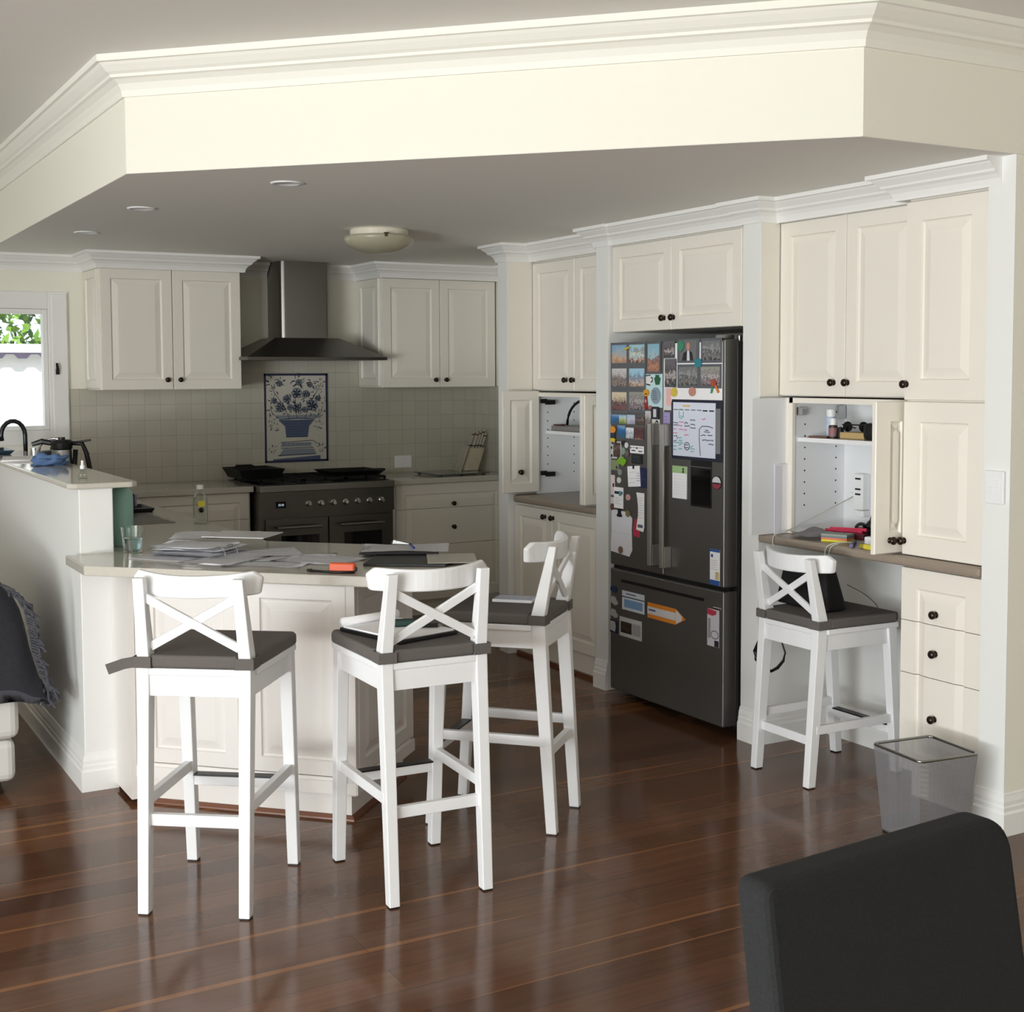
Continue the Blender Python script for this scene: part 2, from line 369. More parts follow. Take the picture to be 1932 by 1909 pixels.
struct('trim_4', MB().sweep([(o, CEI+z) for o, z in BC], [(1.217, 8.55), (1.217, 5.006), (3.052, 3.142), (6.1, 3.142)], -1), CORN, label='white cornice along the top of the bulkhead')
BASE = [(0, 0), (.018, 0), (.018, .078), (.013, .086), (.013, .100), (.010, .106), (.010, .120), (.005, .138), (.004, .146), (0, .148)]
struct('baseboard_low', MB().sweep(BASE, [(1.075, 7.9), (1.075, 5.285), (1.2, 5.285)], -1), TRIM, label='white skirting around the low wall')
struct('baseboard_right', MB().sweep(BASE, [(6.1, 3.142), (BWX-.004, 3.142), (BWX-.004, 3.262)], 1).sweep(BASE, [(4.165, 3.69), (4.165, 4.47), (BWX, 4.47), (BWX, 4.583)], 1).sweep(BASE, [(BWX, 5.638), (BWX, 5.752)], 1), TRIM, label='white skirting at the piers and under the desk')
struct('baseboard_left', MB().sweep(BASE, [(1.0, 8.55), (-4.5, 8.55), (-4.5, 2.45)], 1), TRIM)
# ---------------------------------------------------------------- outdoors
GW = mat('white_render', (245, 245, 245), .9)
struct('ground', MB().box(-6, 8, 8.75, 16, -.2, -.05), mat('paving', (190, 186, 176), .9))
gw = thing('garden_wall', 'bright white garden wall outside the kitchen window', 'wall', (0, 11.4, -.05))
MB().box(-3, 5, 0, .12, 0, 1.86).build('wall_panel', GW, gw)
MB().box(-3, 5, -.09, .16, 1.86, 1.93).build('capping', GW, gw)
b = MB(); pts = [(-3, 1.862)]
n = 640
for i in range(n+1): pts.append((-3+8*i/n, 1.83 + .017*max(-1, min(1, 2.2*math.sin(2*PI*i/n*8/.19)))))
pts.append((5, 1.862)); b.xprism(pts, -.085, -.06)
b.build('scalloped_edge', mat('scallop_shade', (84, 76, 104), .7), gw)  # purple colour stands in for shade on the underside of the scallops
LEAF1 = mat('leaf_green', (120, 160, 56), .6, var=.35, vscale=5)
LEAF2 = mat('leaf_dark', (52, 92, 40), .6, var=.3, vscale=5)
hd = thing('hedge', 'sunlit leafy green hedge above the garden wall', 'hedge', (.9, 12.3, -.05))
for k, (nm, lm, cnt) in enumerate((('foliage', LEAF1, 5200), ('foliage', LEAF2, 2600))):
    b = MB(); rnd = random.Random(k+3)
    for i in range(cnt):
        c = Vector((rnd.uniform(-1.7, 2.2), rnd.uniform(-.55, .5)+.2*k, rnd.uniform(.8, 3.1)))
        a = Vector((rnd.uniform(-1, 1), rnd.uniform(-1, 1), rnd.uniform(-1, 1))).normalized()*.058; bb = a.cross(Vector((rnd.uniform(-1, 1), rnd.uniform(-1, 1), rnd.uniform(-1, 1))).normalized())*.5
        vs = [b.bm.verts.new(c+q) for q in (-a, -a*.1+bb, a, -a*.1-bb)]; b.bm.faces.new(vs)
    o = b.build(nm, lm, hd); o['kind'] = 'stuff'
b = MB()
for x in (-1.2, -.2, .8, 1.6): b.tube([(x, 0, 0), (x+.05, .02, 1.2), (x-.05, 0, 2.4)], [.05, .04, .02])
b.build('stem', mat('bark', (90, 74, 58), .9), hd)
# ---------------------------------------------------------------- cabinets
def part(p, name, mb, m, bevel=0., **k): return mb.build(name, m, p, bevel, **k)
def door(p, x0, x1, z0, z1, y, kx=None, kz=None, st=.06, name='door', t=.02):
    d = part(p, name, MB().panel(x0, x1, z0, z1, y, t, st), CREAM)
    if kx is not None: part(d, 'knob', MB().knob(kx, kz, y), KNOB, smooth=True)
    return d
def drawers(p, x0, x1, zs, y, kx, kzs, st=.075):
    """one raised panel running down a stack of drawer fronts"""
    for i, (za, zb) in enumerate(zip(zs, zs[1:])):
        b = MB().panel(x0, x1, zs[-1], zs[0], y, .02, st)
        for co, no in (((0, 0, za-.0015), (0, 0, 1)), ((0, 0, zb+.0015), (0, 0, -1))):
            g = b.bm.verts[:]+b.bm.edges[:]+b.bm.faces[:]
            bmesh.ops.bisect_plane(b.bm, geom=g, plane_co=co, plane_no=no, clear_outer=True)
            ed = [e for e in b.bm.edges if e.is_boundary]
            if ed: bmesh.ops.holes_fill(b.bm, edges=ed)
        d = part(p, 'drawer', b, CREAM)
        part(d, 'knob', MB().knob(kx, kzs[i], y), KNOB, smooth=True)
# left and right wall cupboards on the back wall
c = thing('wall_cabinet', 'cream two-door wall cupboard between window and range hood', 'cabinet', (1.81, 8.165, 0))
part(c, 'carcass', MB().box(0, .87, .021, .38, 1.535, 2.352), CREAM, .001)
door(c, .004, .434, 1.535, 2.265, 0, .395, 1.595); door(c, .438, .866, 1.535, 2.265, 0, .475, 1.595)
s = part(c, 'side_panel', MB().panel(0, .34, 1.545, 2.262, 0, .014, .05), CREAM); s.rotation_euler = (0, 0, -PI/2); s.location = (-.013, .375, 0)
c = thing('wall_cabinet', 'cream two-door wall cupboard right of the range hood', 'cabinet', (3.643, 8.165, 0))
part(c, 'carcass', MB().box(0, .866, .021, .38, 1.535, 2.352), CREAM, .001)
door(c, .004, .428, 1.535, 2.262, 0, .39, 1.585); door(c, .432, .858, 1.535, 2.262, 0, .47, 1.585)
s = part(c, 'side_panel', MB().panel(0, .34, 1.545, 2.262, 0, .014, .05), CREAM); s.rotation_euler = (0, 0, -PI/2); s.location = (-.013, .375, 0)
# back base units
c = thing('base_cabinet', 'cream drawer unit under the worktop right of the cooker', 'cabinet', (3.615, 8.02, 0))
part(c, 'carcass', MB().box(0, .89, .021, .51, .1, .893), CREAM); part(c, 'kickboard', MB().box(0, .89, .06, .075, 0, .1), CREAM)
drawers(c, .05, .885, [.893, .725, .48, .11], 0, .475, [.752, .594, .33], .07)
part(c, 'stile', MB().box(0, .046, 0, .02, .1, .893), CREAM)
c = thing('base_cabinet', 'cream drawer unit under the worktop left of the cooker', 'cabinet', (1.85, 8.02, 0))
part(c, 'carcass', MB().box(0, .825, .021, .51, .1, .893), CREAM); part(c, 'kickboard', MB().box(0, .825, .06, .075, 0, .1), CREAM)
drawers(c, .02, .815, [.893, .725, .48, .11], 0, .505, [.80, .60, .3], .06)
# worktops
wt = thing('benchtop', 'glossy pale stone worktop wrapping the peninsula with clipped corners', 'worktop', (0, 0, 0))
poly = [(1.02, 5.283), (1.02, 4.955), (1.803, 4.172), (2.268, 4.172), (2.268, 4.877), (1.84, 5.305), (1.84, 7.985), (2.683, 7.985), (2.683, 8.538), (1.207, 8.538), (1.207, 5.283)]
part(wt, 'slab', MB().prism(poly, .895, .932), STONE, .004)
wt = thing('benchtop', 'pale stone worktop right of the cooker with board and knives', 'worktop', (3.602, 7.985, 0))
part(wt, 'slab', MB().box(0, .905, 0, .552, .895, .932), STONE, .004)
# peninsula cupboard
c = thing('peninsula_cabinet', 'cream panelled peninsula cupboard behind the bar stools', 'cabinet', (0, 0, 0))
pp = [(1.207, 5.28), (1.207, 5.03), (1.8425, 4.3925), (2.275, 4.825), (1.80, 5.30), (1.80, 8.0), (1.207, 8.0)]
def inset(poly, d):
    n = len(poly); out = []
    for i in range(n):
        a, q, e = Vector(poly[i-1]), Vector(poly[i]), Vector(poly[(i+1) % n])
        d1 = (q-a).normalized(); d2 = (e-q).normalized(); n1 = Vector((-d1.y, d1.x)); n2 = Vector((-d2.y, d2.x))
        v = q+(n1+n2)/(1+n1.dot(n2))*d; out.append((v.x, v.y))
    return out
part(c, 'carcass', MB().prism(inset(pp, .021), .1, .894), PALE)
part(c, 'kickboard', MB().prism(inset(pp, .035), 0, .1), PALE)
b = MB(); b.sweep([(0, 0), (.016, 0), (.015, .006), (.009, .015), (0, .018)], [(1.242, 5.262), (1.242, 5.045), (1.8425, 4.4425), (2.23, 4.83)], -1)
part(c, 'quad_moulding', b, mat('timber_quad', (116, 74, 54), .35))
for nm, o, rz, L, pan in (('front_panel', (1.207, 5.03), -PI/4, .899, ((.035, .435), (.47, .865))), ('end_panel', (1.8425, 4.3925), PI/4, .612, ((.03, .582),))):
    for a, e in pan:
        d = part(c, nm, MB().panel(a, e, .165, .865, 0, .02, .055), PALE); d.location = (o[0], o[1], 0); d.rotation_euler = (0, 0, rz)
    f = MB(); xs = [0]+[q for pr in pan for q in pr]+[L]
    for x0, x1 in zip(xs[0::2], xs[1::2]): f.box(x0, x1, .002, .02, .1, .893)
    f.box(0, L, .002, .0205, .1, .163); f.box(0, L, .002, .0205, .867, .893); f.box(0, L, -.004, .002, .104, .15)
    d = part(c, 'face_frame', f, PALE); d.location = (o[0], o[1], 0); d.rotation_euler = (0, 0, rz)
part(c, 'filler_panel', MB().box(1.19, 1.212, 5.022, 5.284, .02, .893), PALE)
# cap on the low wall
cp_ = MB().prism([(1.035, 5.30), (1.06, 5.262), (1.275, 5.262), (1.30, 5.285), (1.30, 7.9), (1.035, 7.9)], 1.185, 1.207)
tag(cp_.build('ledge_shelf', STONE, None, .006), 'glossy stone shelf capping the low wall', 'shelf')
# cupboard over the fridge
c = thing('fridge_cabinet', 'cream two-door cupboard directly above the fridge', 'cabinet', (3.78, 5.636, 0), W)
part(c, 'carcass', MB().box(0, 1.05, .021, .70, 1.828, 2.352), CREAM)
door(c, .006, .498, 1.828, 2.256, 0, .446, 1.885); door(c, .502, 1.015, 1.828, 2.256, 0, .521, 1.885)
part(c, 'filler_panel', MB().box(1.017, 1.051, .006, .02, 1.828, 2.352), CREAM)
# pantry
c = thing('pantry_cabinet', 'cream pantry wall cupboard with two closed doors left of the fridge', 'cabinet', (3.925, 6.676, 0), W)
part(c, 'carcass', MB().box(0, .922, .021, .59, 1.526, 2.352), CREAM)
part(c, 'end_panel', MB().box(.0, .003, -.163, -.003, 1.52, 2.27), CREAM)
door(c, .004, .45, 1.530, 2.254, 0, .374, 1.587); door(c, .454, .905, 1.530, 2.254, 0, .451, 1.587)
def open_unit(name, label, X, Y0, width, ztop, ish, shelf_x0):
    c = thing(name, label, 'cabinet', (X, Y0, 0), W)
    t = .018
    part(c, 'side_panel', MB().box(0, t, .0, .55, .931, ztop), INNER); part(c, 'side_panel', MB().box(width-t, width, 0, .55, .931, ztop), INNER)
    part(c, 'back_panel', MB().box(t, width-t, .30, .312, .931, ztop-.001), INNER)
    part(c, 'top_rail', MB().box(0, width, -.004, .30, ztop-.022, ztop), CREAM)
    part(c, 'shelf', MB().box(shelf_x0, width-t, .03, .298, ish-.018, ish), WHITE)
    h = MB()
    for z in [z/100 for z in range(105, 150, 5)]:
        for y in (.07, .25): h.cyl((t, y, z), .004, .0006, 'x', 8)
    part(c, 'shelf_pin_hole', h, INK)['kind'] = 'stuff'
    return c
pc = open_unit('open_cabinet', 'open pantry cupboard above the taupe bench left of the fridge', 3.925, 6.64, .86, 1.515, 1.297, .06)
# its folded left door (two leaves) and right door
d = door(pc, 0, .235, .945, 1.524, 0, .09, 1.0, .05); d.location = (.02, -.012, 0); d.rotation_euler = (0, 0, 0)
def leaf(parent, name, wd, z0, z1, loc, rz, kx=None, kz=None, st=.05, flat=False):
    if flat: o = part(parent, name, MB().box(0, wd, 0, .02, z0, z1), INNER, .001)
    else: o = part(parent, name, MB().panel(0, wd, z0, z1, 0, .02, st), CREAM)
    if kx is not None: part(o, 'knob', MB().knob(kx, kz, 0), KNOB, smooth=True)
    o.location = loc; o.rotation_euler = (0, 0, rz); return o
bpy.data.objects.remove(d.children[0]); bpy.data.objects.remove(d)
# local frame of W units: x -> -Y, y -> +X. a leaf facing -Y (world) has local rotation +90 deg
lf = leaf(pc, 'door', .242, .944, 1.524, (.045, -.244, 0), PI/2, .112, 1.062)
for z in (1.055, 1.41): part(lf, 'hinge_plate', MB().box(.004, .014, -.003, 0, z-.02, z+.02), WHITE)
for z in (1.05, 1.465): part(pc, 'hinge', MB().box(.02, .045, .02, .05, z-.012, z+.012).box(.03, .055, .045, .10, z-.02, z+.006), BLACK)
leaf(pc, 'door', .20, .940, 1.510, (.835, -.20, 0), PI/2, st=.05)
lf = leaf(pc, 'door', .185, .940, 1.510, (.807, -.20, 0), PI/2, st=.05)
c = thing('pantry_base_cabinet', 'cream two-door base cupboard under the taupe pantry bench', 'cabinet', (3.80, 6.672, 0), W)
part(c, 'carcass', MB().box(0, .916, .021, .70, .1, .889), CREAM)
door(c, .004, .414, .13, .872, 0, .346, .83); door(c, .418, .905, .13, .872, 0, .431, .83)
part(c, 'kickboard', MB().box(0, .916, .03, .05, .018, .1), CREAM); part(c, 'quad_moulding', MB().box(0, .916, .012, .03, 0, .018), mat('timber_quad', (0, 0, 0)))
t_ = MB().prism([(3.752, 6.60), (3.80, 6.672), (4.5, 6.672), (4.5, 5.757), (3.752, 5.757)], .892, .930)
tag(t_.build('benchtop', LAM, None, .012), 'taupe laminate pantry bench left of the fridge', 'worktop')
# desk nook
c = thing('desk_cabinet', 'cream two-door wall cupboard above the desk shelves', 'cabinet', (3.866, 4.468, 0), W)
part(c, 'carcass', MB().box(0, .79, .021, .60, 1.522, 2.352), CREAM)
part(c, 'end_panel', MB().box(-.0015, .002, -.104, -.003, 1.52, 2.27), CREAM)
door(c, .004, .399, 1.524, 2.262, 0, .338, 1.581); door(c, .403, .79, 1.524, 2.262, 0, .418, 1.581, )
dc = open_unit('open_cabinet', 'open desk cupboard with shelf of bottles above the taupe desk', 3.87, 4.40, .72, 1.515, 1.345, .018)
part(dc, 'stile', MB().box(-.066, .022, -.004, .012, .931, 1.515), CREAM)
lf = leaf(dc, 'door', .19, .93, 1.513, (-.018, -.192, 0), PI/2, flat=True)
lf['label'] = 'plain grey-white inside of the opened left door'
leaf(dc, 'door', .21, .935, 1.512, (.725, -.215, 0), PI/2, .078, .985, st=.075)
part(dc, 'hinge', MB().box(.018, .04, .02, .06, 1.44, 1.475), CHROME, .002); part(dc, 'hinge', MB().box(.018, .03, .25, .295, 1.42, 1.48), CHROME, .002)
c = thing('tall_cabinet', 'tall cream cupboard with two stacked doors beside the light switch', 'cabinet', (3.78, 3.660, 0), W)
part(c, 'carcass', MB().box(0, .40, .021, .60, .932, 2.352), CREAM)
door(c, 0, .386, 1.518, 2.257, 0, .012, 1.577, .075); door(c, 0, .386, .932, 1.512, 0, .012, .984, .075)
part(c, 'filler_panel', MB().box(.388, .402, .004, .02, .932, 2.352), CREAM)
c = thing('drawer_cabinet', 'cream stack of three drawers under the desk behind the mesh bin', 'cabinet', (3.78, 3.660, 0), W)
part(c, 'carcass', MB().box(0, .40, .021, .38, .1, .887), CREAM)
drawers(c, 0, .386, [.885, .683, .482, .105], 0, .174, [.724, .577, .331], .075)
part(c, 'kickboard', MB().box(0.03, .40, .04, .055, 0, .1), CREAM)
t_ = MB().box(3.748, 4.515, 3.262, 4.464, .891, .929)
tag(t_.build('desk', LAM, None, .013, seg=3), 'taupe laminate desk with rounded front edge', 'desk')
# switch plates
p = thing('power_outlet', 'white double socket plate on the right wall end', 'outlet', (3.755, 3.240, 1.163), W)
part(p, 'plate', MB().box(0, .082, -.012, 0, 0, .115), WHITE, .003)
b = MB(); b.box(.022, .036, -.017, -.012, .035, .060); b.box(.046, .060, -.017, -.012, .058, .083); part(p, 'rocker', b, WHITE, .001)
p = thing('power_outlet', 'white socket plate on tiles behind the glass board', 'outlet', (3.895, 8.541, .968))
part(p, 'plate', MB().box(0, .13, -.008, 0, 0, .085), WHITE, .002); b = MB(); b.box(.05, .062, -.011, -.008, .05, .068); b.box(.075, .087, -.011, -.008, .05, .068); part(p, 'rocker', b, WHITE)
# ---------------------------------------------------------------- tile picture over the cooker
DBLUE = mat('delft_dark_blue', (46, 50, 78), .25); MBLUE = mat('delft_mid_blue', (88, 100, 128), .25); LBLUE = mat('delft_pale_blue', (140, 148, 160), .25)
mu = thing('tile_mural', 'blue and white tile picture of a flower basket above the cooker', 'tile mural', (2.947, 8.538, 1.036))
part(mu, 'tile_panel', MB().box(0, .45, -.006, .002, 0, .595), mat('delft_white', (204, 201, 190), .22))
b = MB()
for q in ((0, .45, 0, .014), (0, .45, .581, .595), (0, .014, 0, .595), (.436, .45, 0, .595)): b.box(q[0], q[1], -.008, -.0055, q[2], q[3])
part(mu, 'border', b, DBLUE)
U = lambda x, y: ((x-155)/1150*.45, (1750-y)/1600*.595)
b = MB(); b.xprism([U(400, 985), U(1060, 985), U(960, 1100), U(930, 1300), U(540, 1300), U(520, 1100)][::-1], -.0075, -.005)
b.xprism([U(300, 1690), U(1160, 1640), U(1160, 1720), U(300, 1720)][::-1], -.0075, -.005)
part(mu, 'basket', b, MBLUE)
b = MB(); b.xprism([U(400, 1635), U(1080, 1600), U(1040, 1510), U(490, 1510)], -.0072, -.005)
for x0, x1, y0, y1 in ((350, 1180, 900, 960), (440, 1000, 1400, 1470)): b.xprism([U(x0, y1), U(x1, y1), U(x1-20, y0), U(x0+20, y0)], -.0072, -.005)
FLW = ((740, 500, 95), (440, 760, 85), (1020, 730, 105), (560, 610, 75), (745, 775, 80), (910, 520, 70), (430, 330, 55), (780, 310, 60), (980, 350, 50), (330, 640, 50), (620, 760, 55), (880, 800, 55), (1120, 600, 50))
for (x, y, r) in FLW:
    for k_ in range(6):
        a_ = 2*PI*k_/6+.3*x; cx, cz = U(x+.55*r*math.cos(a_), y+.55*r*math.sin(a_)); b.cyl((cx, -.0072, cz), .42*r/1150*.45, .002, 'y', 10)
part(mu, 'blossom', b, LBLUE)
b = MB(); rnd = random.Random(5)
def stroke(pts, wd=.006): b.tube([(U(*q)[0], -.0072, U(*q)[1]) for q in pts], 0, 4, (.0015, wd*.6))
def sprig(cx, cy, r, n, seed):
    g = random.Random(seed)
    for i in range(n):
        a = 2*PI*i/n+g.uniform(-.3, .3); r1 = r*g.uniform(.35, .6); r2 = r*g.uniform(.85, 1.1)
        a2 = a+g.uniform(-.5, .5)
        stroke([(cx+r1*math.cos(a), cy+r1*math.sin(a)), (cx+(r1+r2)/2*math.cos((a+a2)/2+.15), cy+(r1+r2)/2*math.sin((a+a2)/2+.15)), (cx+r2*math.cos(a2), cy+r2*math.sin(a2))], g.choice((.005, .007, .010)))
for k, (x, y, r, n) in enumerate(((290, 300, 120, 9), (450, 300, 90, 7), (760, 290, 140, 11), (1010, 330, 90, 7), (1180, 320, 90, 8), (330, 470, 90, 6), (1100, 480, 110, 7), (300, 640, 80, 6), (430, 740, 110, 8), (620, 620, 110, 8), (760, 620, 120, 9), (930, 600, 110, 8), (1060, 660, 110, 8), (1210, 640, 70, 6), (290, 820, 90, 6), (760, 800, 90, 8), (1020, 840, 90, 7), (560, 840, 80, 6), (1190, 860, 80, 7), (270, 960, 80, 5), (330, 1110, 100, 8), (1130, 1080, 90, 7), (300, 1500, 80, 6), (1170, 1500, 90, 6))): sprig(x, y, r, n, k)
for (x, y, r) in FLW:
    for k_ in range(6):
        a_ = 2*PI*k_/6+.3*x; px, py = x+.55*r*math.cos(a_), y+.55*r*math.sin(a_)
        stroke([(px+.44*r*math.cos(q), py+.44*r*math.sin(q)) for q in [a_-1.5+.5*i for i in range(7)]], .004)
    cx, cz = U(x, y); b.cyl((cx, -.0078, cz), .16*r/1150*.45, .002, 'y', 8)
for q in ([(740, 960), (700, 700), (740, 420)], [(600, 960), (480, 700), (330, 480), (280, 350)], [(880, 960), (1010, 640), (1130, 430), (1190, 320)], [(420, 960), (300, 870), (260, 760)], [(1060, 960), (1180, 860), (1210, 740)]): stroke(q, .005)
for k_ in range(6): stroke([(500+12*k_, 1010+45*k_), (740, 1020+45*k_), (980-10*k_, 1005+45*k_)], .003)
stroke([(420, 975), (740, 960), (1060, 975)], .009); stroke([(540, 1290), (930, 1290)], .008); stroke([(440, 1390), (1020, 1365), (1100, 1420)], .007); stroke([(440, 1495), (1030, 1490)], .007); stroke([(390, 1625), (1080, 1610)], .009)
for i in range(7): stroke([(480+80*i, 1440), (500+80*i, 1400), (530+80*i, 1430)], .004)
part(mu, 'painted_outline', b, DBLUE)
# ---------------------------------------------------------------- range hood and cooker
h = thing('range_hood', 'stainless steel chimney range hood on the back wall', 'range hood', (2.66, 8.0, 0))
b = MB(); b.box(0, .945, .0, .54, 1.715, 1.735)
b.hexa([(0, 0, 1.735), (.945, 0, 1.735), (.945, .54, 1.735), (0, .54, 1.735)], [(.28, .27, 1.862), (.72, .27, 1.862), (.72, .54, 1.862), (.28, .54, 1.862)])
part(h, 'canopy', b, DSTEEL, .001)
part(h, 'chimney', MB().prism([(.325, .54), (.325, .325)]+[(.36-.035*math.cos(t), .325-.035*math.sin(t)) for t in [R(15*i) for i in range(1, 7)]]+[(.64+.035*math.sin(t), .325-.035*math.cos(t)) for t in [R(15*i) for i in range(0, 6)]]+[(.675, .325), (.675, .54)], 1.855, SOF-.001), STEEL)
k = thing('range_cooker', 'wide dark steel range cooker under the flower tile picture', 'cooker', (2.690, 7.885, 0))
part(k, 'body', MB().box(0, .905, .03, .63, .1, .895), DSTEEL)
part(k, 'hob_top', MB().box(0, .908, 0, .64, .895, .937), STEEL, .004)
part(k, 'burner_tray', MB().box(.02, .888, .05, .62, .937, .941), BLACK)
part(k, 'control_panel', MB().box(0, .905, .008, .032, .745, .895), DSTEEL)
for i in range(7):
    x = .315+.083*i
    q = part(k, 'control_knob', MB().lathe([(.019, 0), (.019, -.008), (.013, -.012), (.012, -.034), (.010, -.036)], (x, .008, .815), 'y', 18), CHROME, smooth=False)
q = part(k, 'clock_display', MB().box(.10, .165, .004, .008, .795, .835), BGLASS); 
b = MB()
for x in (.117, .126, .137, .146): b.box(x, x+.006, .002, .004, .808, .822)
part(q, 'clock_digit', b, mat('lcd_digits', (190, 205, 210), .4, emit=((190, 215, 225), .35)))
for x0, x1, hx in ((.035, .445, .20), (.455, .875, .54)):
    d = part(k, 'oven_door', MB().box(x0, x1, .008, .03, .19, .725), DSTEEL, .002)
    part(d, 'door_window', MB().box(x0+.10, x1-.06, .005, .008, .26, .62), BGLASS)
    b = MB(); b.tube([(x0+.06, -.035, .675), (x1-.06, -.035, .675)], .009, 10); b.box(x0+.07, x0+.085, -.035, .01, .668, .682); b.box(x1-.085, x1-.07, -.035, .01, .668, .682)
    part(d, 'handle', b, STEEL)
part(k, 'plinth', MB().box(0, .905, .06, .08, 0, .1), DSTEEL)
for i in range(3):
    x = .03+.285*i; b = MB()
    for y in (.07, .59): b.box(x, x+.275, y, y+.012, .953, .966)
    for xx in (x, x+.131, x+.263): b.box(xx, xx+.012, .07, .60, .953, .966)
    for y in (.2, .33, .46): b.box(x, x+.275, y, y+.012, .953, .966)
    for xx in (x, x+.263):
        for y in (.07, .588): b.box(xx, xx+.012, y, y+.012, .941, .953)
    part(k, 'grate', b, IRON)
p = thing('roasting_pan', 'deep black roasting pan on the left of the cooker', 'pan', (2.77, 8.25, .966))
def flare(w, d, h, fl, t=.004):
    b = MB(); b.hexa([(-w/2, -d/2, 0), (w/2, -d/2, 0), (w/2, d/2, 0), (-w/2, d/2, 0)], [(-w/2, -d/2, t), (w/2, -d/2, t), (w/2, d/2, t), (-w/2, d/2, t)])
    W2, D2 = w/2+fl, d/2+fl
    for A, B, C, D_ in (((-w/2, -d/2), (w/2, -d/2), (W2, -D2), (-W2, -D2)), ((w/2, -d/2), (w/2, d/2), (W2, D2), (W2, -D2)), ((w/2, d/2), (-w/2, d/2), (-W2, D2), (W2, D2)), ((-w/2, d/2), (-w/2, -d/2), (-W2, -D2), (-W2, D2))):
        n = Vector(((A[0]+B[0]), (A[1]+B[1]), 0)).normalized()*t
        lo = [Vector((*A, 0)), Vector((*B, 0)), Vector((*B, 0))-n, Vector((*A, 0))-n]; hi = [Vector((*D_, h)), Vector((*C, h)), Vector((*C, h))-n, Vector((*D_, h))-n]
        b.hexa(lo, hi)
    return b
part(p, 'tray', flare(.24, .30, .062, .03), IRON); b = MB(); b.tube([(-.06, -.17, .06), (-.05, -.20, .066), (.05, -.20, .066), (.06, -.17, .06)], .006); b.tube([(-.06, .17, .06), (-.05, .2, .066), (.05, .2, .066), (.06, .17, .06)], .006); part(p, 'handle', b, IRON)
p = thing('griddle_pan', 'flat black griddle plate on the right of the cooker', 'pan', (3.42, 8.22, .966))
part(p, 'plate', flare(.31, .28, .028, .03), IRON); part(p, 'handle', MB().box(.19, .25, -.03, .03, .016, .028), IRON, .004)
# glass chopping board and knife block
p = thing('chopping_board', 'clear glass chopping board beside the knife block', 'chopping board', (3.99, 8.03, .932), R(3))
part(p, 'board', MB().box(0, .40, 0, .36, .010, .016), mat('grey_glass', (150, 160, 155), .05, trans=.7), .002); b = MB()
for x in (.03, .37):
    for y in (.03, .33): b.cyl((x, y, 0), .012, .010)
part(p, 'foot', b, BLACK)
p = thing('knife_block', 'slanted pale knife block full of knives in the worktop corner', 'knife block', (4.30, 8.30, .949))
b = MB(); b.hexa([(0, -.06, 0), (.10, -.06, 0), (.10, .06, 0), (0, .06, 0)], [(.055, -.06, .155), (.155, -.06, .155), (.155, .06, .155), (.055, .06, .155)]); part(p, 'block', b, mat('pale_block', (196, 186, 164), .5), .004)
for i in range(4):
    for j in range(2):
        x, y = .068+.022*i, -.04+.055*j; hh = (.11, .12, .13, .10)[i]
        b = MB(); b.hexa([(x, y, .155), (x+.012, y, .155), (x+.012, y+.02, .155), (x, y+.02, .155)], [(x+.36*hh, y, .155+hh), (x+.36*hh+.013, y, .155+hh), (x+.36*hh+.013, y+.02, .155+hh), (x+.36*hh, y+.02, .155+hh)])
        q = part(p, 'knife_handle', b, mat('ivory_handle', (188, 180, 165), .4), .002)
        b = MB()
        for f in (.15, .85): b.box(x+.36*hh*f-.001, x+.36*hh*f+.014, y-.001, y+.021, .155+hh*f-.004, .155+hh*f+.004)
        part(q, 'rivet', b, BLACK)
b = MB(); b.box(-.05, -.045, -.05, .05, 0, .004)
for i in range(4):
    y = -.045+.03*i; b.hexa([(-.035, y, 0), (-.025, y, 0), (-.025, y+.012, 0), (-.035, y+.012, 0)], [(.03, y, .17), (.04, y, .17), (.04, y+.012, .17), (.03, y+.012, .17)])
part(p, 'divider', b, mat('ivory_handle', (0, 0, 0)))
# ---------------------------------------------------------------- ceiling lights
dl = None
for i, (x, y, lab) in enumerate(((1.815, 4.95, 'recessed downlight nearest the bulkhead edge'), (1.52, 5.99, 'middle recessed downlight of the kitchen row'), (1.52, 7.12, 'farthest recessed downlight nearest the window'))):
    if i == 0:
        dl = thing('downlight', 'white '+lab, 'downlight', (x, y, SOF), 0, 'recessed downlights in the kitchen ceiling')
        part(dl, 'ring', MB().lathe([(.045, 0), (.064, 0), (.062, -.005), (.048, -.006), (.045, -.003)], n=28), WHITE, smooth=True)
        part(dl, 'lamp', MB().lathe([(0.0, -.001), (.045, -.001), (.045, 0), (0, 0)], n=24), mat('frosted_lamp', (200, 200, 198), .4))
    else: dup(dl, (x, y, SOF), 0, 'white '+lab)
d = thing('ceiling_light', 'frosted glass dome light on the kitchen ceiling', 'ceiling light', (2.80, 6.30, SOF))
part(d, 'base_ring', MB().lathe([(0, 0), (.140, 0), (.148, -.006), (.148, -.036), (.140, -.040), (0, -.040)], n=40), mat('cream_metal', (226, 220, 204), .4))
pr = [(.180*math.cos(t), -.042-.085*math.sin(t)) for t in [i*PI/2/10 for i in range(11)]]
part(d, 'glass_dome', MB().lathe([(.176, -.038)]+pr, n=40), mat('frosted_glass', (176, 172, 150), .25, var=.08, vscale=9), smooth=True)
b = MB()
for a in (0.35, 2.45, 4.5): b.box(.172*math.cos(a)-.010, .172*math.cos(a)+.010, .172*math.sin(a)-.008, .172*math.sin(a)+.008, -.052, -.032)
part(d, 'clip', b, mat('brass_clip', (96, 84, 60), .35, metal=.8))
